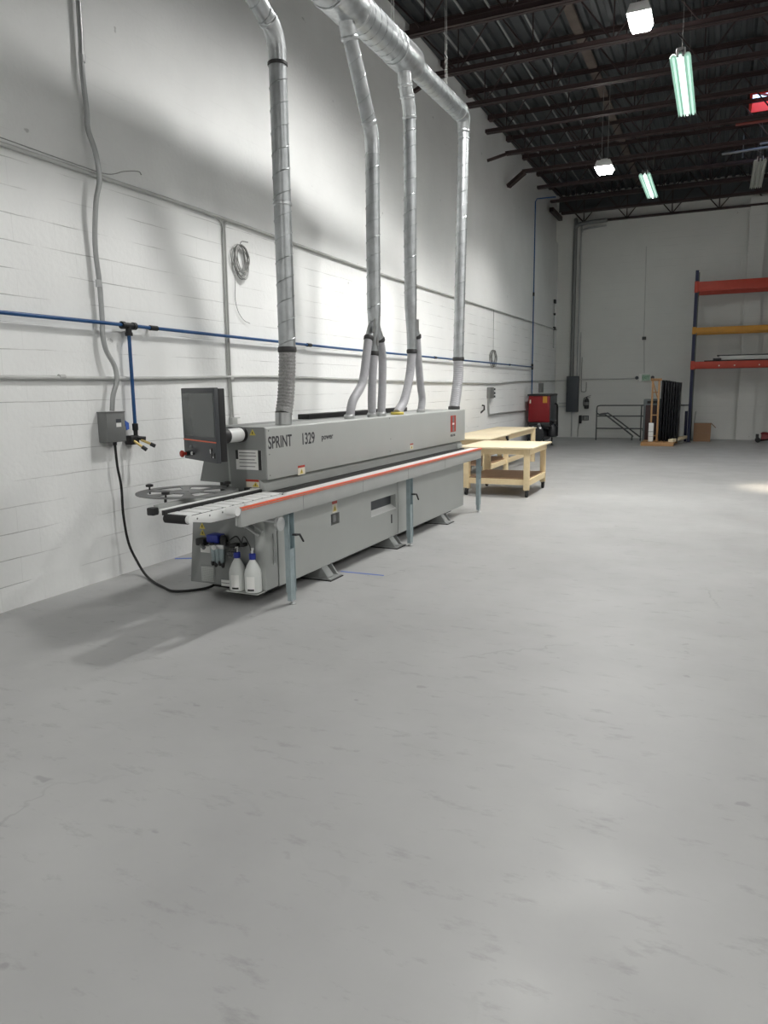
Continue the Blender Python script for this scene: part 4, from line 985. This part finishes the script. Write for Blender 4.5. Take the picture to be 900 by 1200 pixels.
b = MB(); b.tube([(.15, YW - .1, 1.02), (.4, YW - .06, 1.02)], .02, 8); tag(b.build('link_conduit', 'conduit'), 'lower of two short pipes between compressor and electrical panel', 'conduit', 'pipes from compressor to panel')
b = MB(); b.tube([(.0, YW - .025, 1.86), (.4, YW - .025, 1.87)], .02, 8); tag(b.build('wall_conduit', 'painted'), 'short level conduit in the corner left of the electrical panel', 'conduit')
b = MB(); b.tube([(.79, YW - .025, 1.89), (2.60, YW - .025, 1.895)], .02, 8); tag(b.build('wall_conduit', 'painted'), 'level conduit from the electrical panel to the exit sign', 'conduit')
b = MB(); b.tube(spline([(.86, YW - .03, 2.6), (.86, YW - .03, 1.6), (.90, YW - .03, 1.50), (1.0, YW - .03, 1.50), (1.02, YW - .03, 1.6), (1.02, YW - .03, 1.8)], 6), .012, 8); tag(b.build('hanging_cable', 'wire'), 'looped cable hanging right of the electrical panel', 'cable')
b = MB(); b.tube([(2.80, YW - .02, 2.05), (2.74, YW - .02, 3.2), (2.70, YW - .02, 5.9)], .012, 8); ob = b.build('thin_riser', 'painted'); tag(ob, 'thin vertical conduit rising from the exit sign', 'conduit')
b = MB(); b.box((2.69, YW - .05, 3.08), (2.81, YW, 3.18), .01); b.build('knock_out_box', 'band', ob)
t = thing('fire_extinguisher', 'small dark fire extinguisher hung on the back wall', 'fire extinguisher', (1.06, YW - .11, .94))
b = MB(); b.lathe([(.05, 0), (.075, .012), (.078, .05), (.078, .26), (.06, .31), (.025, .335), (.025, .36)], (0, 0, 0), 18); b.build('cylinder', 'black', t)
b = MB(); b.box((-.02, -.02, .35), (.02, .02, .39)); b.bar((0, 0, .39), (.13, -.02, .43), .02, .015); b.bar((0, 0, .37), (.12, -.02, .37), .02, .012); b.build('valve_handle', 'band', t)
b = MB(); b.tube(spline([(-.02, 0, .37), (-.09, 0, .33), (-.10, 0, .2), (-.09, 0, .08)]), .012, 8); b.build('discharge_hose', 'rubber', t)
b = MB(); b.lathe([(.0795, 0), (.0795, .1)], (0, 0, .12), 18); b.build('label_band', 'boxgrey', t)
b = MB(); b.box((-.03, .07, .1), (.03, .11, .34)); b.build('wall_bracket', 'band', t)
t = thing('wall_phone_box', 'small black box with pale keypad plate low on the back wall', 'wall box', (.82, YW, .46))
b = MB(); b.box((0, -.10, 0), (.085, 0, .27), .01); b.build('black_case', 'black', t)
b = MB(); b.box((.10, -.03, .10), (.31, 0, .26), .006); pl = b.build('plate', 'rail', t)
b = MB()
for i in range(3):
    for j in range(2): b.box((.16 + i * .045, -.04, .13 + j * .055), (.185 + i * .045, -.028, .165 + j * .055))
b.build('switch', 'painted', pl)
b = MB(); b.tube([(-.0, -.03, .0), (-.03, -.03, -.2), (-.03, -.03, -.45)], .01, 8); b.build('cable', 'wire', t)
t = thing('exit_sign', 'greenish exit sign with two small emergency lamps on the back wall', 'sign', (2.65, YW, 1.79))
b = MB(); b.box((0, -.07, 0), (.35, 0, .24), .01); bx = b.build('sign_box', 'paper', t)
b = MB(); b.box((.09, -.076, .02), (.335, -.068, .22), .003); pnl = b.build('sign_lens', 'exit', t)
text_mesh('exit_letters', 'EXIT', .135, 'green', t, frame_mtx((.10, -.077, .075), (1, 0, 0), (0, 0, 1)), .72, bold=.002)
for xx in (-.06, .41):
    b = MB(); b.lathe([(.02, 0), (.055, .05), (.055, .075), (.0, .08)], (0, 0, 0), 16, Matrix.Translation(Vector((xx, -.03, .12))) @ Matrix.Rotation(pi / 2, 4, 'X')); b.build('emergency_lamp', 'panelgrey', t)

# railing at the floor opening
t = thing('stair_railing', 'grey tube guard railing with a sloping handrail by the back wall', 'railing', (1.55, 23.9, 0))
def rl(pts, name, r=.021): 
    b = MB(); b.tube(pts, r, 10); return b.build(name, 'rail', t)
rl(spline([(0, 0, .98), (.02, 0, 1.05), (.10, 0, 1.075)], 5) + [Vector((1.36, 0, 1.075)), Vector((2.75, 0, 1.075))], 'top_rail')
rl([(.0, 0, .75), (1.32, 0, .75)], 'mid_rail'); rl([(.0, 0, .37), (1.32, 0, .37)], 'low_rail'); rl([(1.32, 0, .75), (1.9, 0, .75)], 'mid_rail'); rl([(1.32, 0, .37), (1.9, 0, .37)], 'low_rail')
rl([(.0, 0, 0), (.0, 0, .99)], 'post'); rl([(1.32, 0, 0), (1.32, 0, 1.075)], 'post')
rl(spline([(.0, -.03, .92), (.02, -.06, .84), (.10, -.08, .80), (.22, -.08, .80), (.32, -.08, .76), (1.04, -.08, .20), (1.08, -.08, .12), (1.08, -.08, .02)], 6), 'sloping_handrail', .024)
rl(spline([(.06, .3, .80), (.25, .3, .82), (.40, .3, .76), (1.28, .3, .10)], 6), 'sloping_handrail', .022)
b = MB(); b.box((1.36, -.02, .30), (1.52, .03, .36), .01); b.build('latch', 'black', t)

# pallet with what stands on it, and the things behind
t = thing('pallet', 'small wooden pallet on the floor in front of the back railing', 'pallet', (3.06, 21.9, 0))
b = MB(); b.box((0, 0, 0), (.86, .1, .09), .004); b.build('front_skid', 'pallet', t)
b = MB(); b.box((.0, .6, 0), (.85, .7, .09), .004); b.box((.0, 1.2, 0), (.9, 1.3, .09), .004); b.build('skid', 'pallet', t)
b = MB()
for i in range(6): b.box((.01 + i * .15, 0, .09), (.14 + i * .15, 1.3, .11), .003)
b.build('deck_board', 'pallet', t)
b = MB(); b.bar((0, 0, 0), (.32, 1.75, 0), .12, .08, (0, 0, 1), .004); tag(b.build('timber_beam', 'ply'), 'pale timber beam lying along the right side of the pallet', 'timber').location = (3.84, 21.92, .152)
t = thing('timber_frame', 'narrow upright timber frame standing on the pallet', 'frame', (3.26, 22.25, .11))
for xx in (.0, .17): 
    b = MB(); b.box((xx, 0, 0), (xx + .05, .04, 1.73), .003); b.build('upright', 'pallet', t)
b = MB(); b.box((-.03, 0, 1.68), (.26, .06, 1.75), .003); b.box((.05, 0, 1.35), (.17, .03, 1.38)); b.box((.05, 0, .72), (.17, .03, .75)); b.box((.05, .0, .14), (.17, .03, .17)); b.build('cross_rail', 'pallet', t)
b = MB(); b.bar((.02, .05, 1.68), (.17, .05, 1.20), .03, .03, (0, 1, 0)); b.build('diagonal', 'pallet', t)
t = thing('paint_tube', 'white cardboard post tube standing in front of the timber frame', 'tube', (3.27, 22.12, .11))
b = MB(); b.box((-.03, -.04, 0), (.10, .04, .52), .01); b.build('tube_body', 'paper', t)
b = MB(); b.box((-.031, -.041, .27), (.101, .041, .285)); b.box((-.031, -.041, .14), (.101, .041, .147)); b.build('tape_band', 'boxgrey', t)
xs = [3.50, 3.585, 3.66, 3.73, 3.80, 3.87, 3.94]
lbs = ['leftmost, facing the timber frame', 'second from the timber frame', 'third from the timber frame', 'fourth from the timber frame', 'fifth from the timber frame', 'sixth from the timber frame', 'rightmost, nearest the rack upright']
for i, x in enumerate(xs):
    b = MB(); b.box((0, 0, 0), (.055, 1.15 - .05 * i, 1.70 - .012 * i), .004)
    o = b.build('black_sheet', 'gloss'); o.location = (x, 22.3 + .012 * (i % 2), .11); o.rotation_euler = (0, .012, 0)
    tag(o, 'glossy black sheet standing on edge on the pallet, ' + lbs[i], 'panel', 'black sheets on the pallet')
t = thing('grey_cabinet', 'grey steel cabinet standing behind the pallet', 'cabinet', (2.98, 23.25, 0))
b = MB(); b.box((0, 0, .0), (.5, .5, 1.27), .01); b.build('cabinet_body', 'cabgrey', t)
b = MB(); b.box((.04, -.012, .05), (.46, 0, 1.12), .005); d_ = b.build('cabinet_door', 'cabgrey', t)
b = MB(); b.box((.10, -.02, 1.15), (.44, -.0, 1.22)); b.build('vent_slot', 'black', t)
b = MB(); b.box((0, 0, 0), (.30, .04, 1.0), .004); o = b.build('maroon_board', 'maroon'); o.location = (3.08, 22.75, .11); tag(o, 'dark maroon board leaning behind the timber frame', 'board'); o.rotation_euler = (-.06, 0, 0)
b = MB(); b.box((0, 0, 0), (.15, .03, 1.06), .003); o = b.build('white_board', 'painted'); o.location = (3.98, 23.35, 0); o.rotation_euler = (-.03, -.05, 0); tag(o, 'narrow pale board standing between black sheets and rack upright', 'board')
b = MB(); b.box((0, 0, 0), (.08, .06, .9), .003); o = b.build('dark_post', 'rackblue'); o.location = (4.10, 23.9, 0); tag(o, 'short dark blue post next to the rack upright', 'post')

# pallet rack
t = thing('pallet_rack', 'pallet rack with dark blue uprights and red and yellow beams at the back right', 'rack', (4.20, 23.6, 0))
def upright(x, y, m, top):
    b = MB()
    b.prism([(x, y), (x + .085, y), (x + .085, y + .075), (x + .07, y + .075), (x + .07, y + .012), (x + .015, y + .012), (x + .015, y + .075), (x, y + .075)], 2, .01, top); o = b.build('upright', m, t)
    b = MB(); b.box((x - .02, y - .03, 0), (x + .11, y + .11, .012)); b.build('base_plate', m, o)
upright(0, 0, 'rackblue', 4.88); upright(0, 1.0, 'rackgrey', 4.95); upright(2.75, 0, 'rackblue', 4.88); upright(2.75, 1.0, 'rackgrey', 4.95)
for x in (.03, 2.78):
    b = MB(); z = .25; k = 0
    while z < 4.5:
        b.bar((x, .07, z), (x, 1.0, z + (.55 if k % 2 == 0 else 0)), .03, .03); z += .55; k += 1
    b.build('frame_brace', 'rackblue', t)
for (z0, z1, m) in ((4.29, 4.55, 'rackred'), (3.135, 3.285, 'rackyel'), (2.135, 2.325, 'rackred')):
    for y in (-.05, 1.03):
        b = MB(); b.box((.075, y, z0), (2.76, y + .045, z1), .006); bm_ = b.build('beam', m, t)
        b = MB(); b.box((-.01, y - .005, z0 - .03), (.095, y + .05, z1 + .02), .004); b.box((2.74, y - .005, z0 - .03), (2.845, y + .05, z1 + .02), .004); b.build('beam_connector', m, bm_)
b = MB()
for x in (.75, 1.15, 1.78): b.cyl((x, -.052, 2.2), (x, -.048, 2.2), .02, 10)
b.build('beam_sticker', 'cream', t)
b = MB(); b.box((0, 0, 0), (2.4, .5, .03), .003); o = b.build('dark_plank', 'black'); o.location = (4.55, 23.65, 2.327); tag(o, 'thin dark board lying lowest on the red rack beam', 'board')
b = MB(); b.box((0, 0, 0), (2.2, .4, .11), .005); o = b.build('pale_plank', 'painted'); o.location = (4.95, 23.62, 2.36); tag(o, 'pale board lying on the dark board on the rack', 'board')
b = MB(); b.box((0, 0, 0), (2.3, .4, .03), .003); o = b.build('dark_plank', 'black'); o.location = (4.88, 23.66, 2.472); tag(o, 'dark board lying topmost on the rack boards', 'board')
b = MB(); b.box((0, -.02, 0), (.22, .1, .05), .003); o = b.build('black_block', 'black'); o.location = (4.78, 23.6, 2.36); tag(o, 'short black block at the left end of the rack boards', 'block')

# carton below the rack
t = thing('cardboard_box', 'open brown cardboard box on the floor under the rack', 'box', (4.36, 23.95, 0))
b = MB()
for (lo, hi) in (((0, 0, 0), (.47, .01, .53)), ((0, .49, 0), (.47, .5, .53)), ((0, .01, 0), (.01, .49, .53)), ((.46, .01, 0), (.47, .49, .53)), ((.01, .01, 0), (.46, .49, .012))): b.box(lo, hi)
b.build('carton', 'cardboard', t)
b = MB(); b.bar((.47, .25, .53), (.60, .25, .40), .47, .008, (1, 0, 1)); b.build('side_flap', 'cardboard', t)
b = MB(); b.bar((.0, .25, .53), (.03, .25, .88), .45, .008, (1, 0, 0)); b.build('raised_flap', 'rackgrey', t)
b = MB(); b.box((0, -.003, .25), (.47, 0, .27)); b.build('packing_tape', 'osb', t)
# red floor jack
t = thing('floor_jack', 'dirty red floor jack lying on the floor at the right edge', 'jack', (6.06, 24.0, 0))
b = MB(); b.prism([(.0, .05), (.10, .05), (.12, .23), (.42, .23), (1.0, .20), (1.0, .08), (.1, .08)], 1, -.12, .12, .01); b.build('jack_body', 'dirtred', t)
b = MB(); b.lathe([(.05, 0), (.10, .01), (.11, .05), (.06, .08)], (.20, 0, .22), 18); b.build('saddle', 'dirtred', t)
for (xx, yy) in ((.03, -.12), (.03, .12), (.9, -.12), (.9, .12)):
    b = MB(); b.cyl((xx, yy - .03, .07), (xx, yy + .03, .07), .07, 18); b.build('wheel', 'rubber', t)
b = MB(); b.box((-.03, -.05, .10), (.05, .05, .24), .01); b.build('front_bracket', 'black', t)

# ------------------------------------------------------------------ daylight, world, camera
sd = bpy.data.lights.new('sun', 'SUN'); sd.energy = 15.0; sd.angle = radians(5); sd.color = (1., .86, .66)
so = bpy.data.objects.new('sun', sd); COL.objects.link(so)
so.rotation_euler = Vector((.30, -5.35, -7.7)).to_track_quat('-Z', 'Y').to_euler()
wd = bpy.data.worlds.new('sky'); SC.world = wd; wd.use_nodes = True
bg = wd.node_tree.nodes['Background']
sk = wd.node_tree.nodes.new('ShaderNodeTexSky'); sk.sky_type = 'PREETHAM'; sk.turbidity = 4
wd.node_tree.links.new(sk.outputs[0], bg.inputs[0]); bg.inputs[1].default_value = 3.

f_px, pitch, roll, yaw = 866.422, .165281, -.0137358, -.423049
fw = Vector((sin(yaw) * cos(pitch), cos(yaw) * cos(pitch), -sin(pitch)))
r0 = Vector((cos(yaw), -sin(yaw), 0)); u0 = r0.cross(fw)
rt = r0 * cos(roll) + u0 * sin(roll); up_ = u0 * cos(roll) - r0 * sin(roll)
cd = bpy.data.cameras.new('camera'); cam = bpy.data.objects.new('camera', cd); COL.objects.link(cam)
cam.matrix_world = Matrix(((rt.x, up_.x, -fw.x, 4.99763), (rt.y, up_.y, -fw.y, 0), (rt.z, up_.z, -fw.z, 1.68), (0, 0, 0, 1)))
cd.sensor_fit = 'VERTICAL'; cd.sensor_height = 36; cd.lens = 36 * f_px / 1200; cd.clip_end = 200; cd.clip_start = .05
SC.camera = cam
vs = SC.view_settings
vs.view_transform = 'Standard'; vs.look = 'None'; vs.gamma = 1; vs.use_curve_mapping = False; vs.exposure = 0.0
SC.cycles.use_denoising = True
SC.cycles.max_bounces = 8; SC.cycles.diffuse_bounces = 5
SC.cycles.sample_clamp_indirect = 4
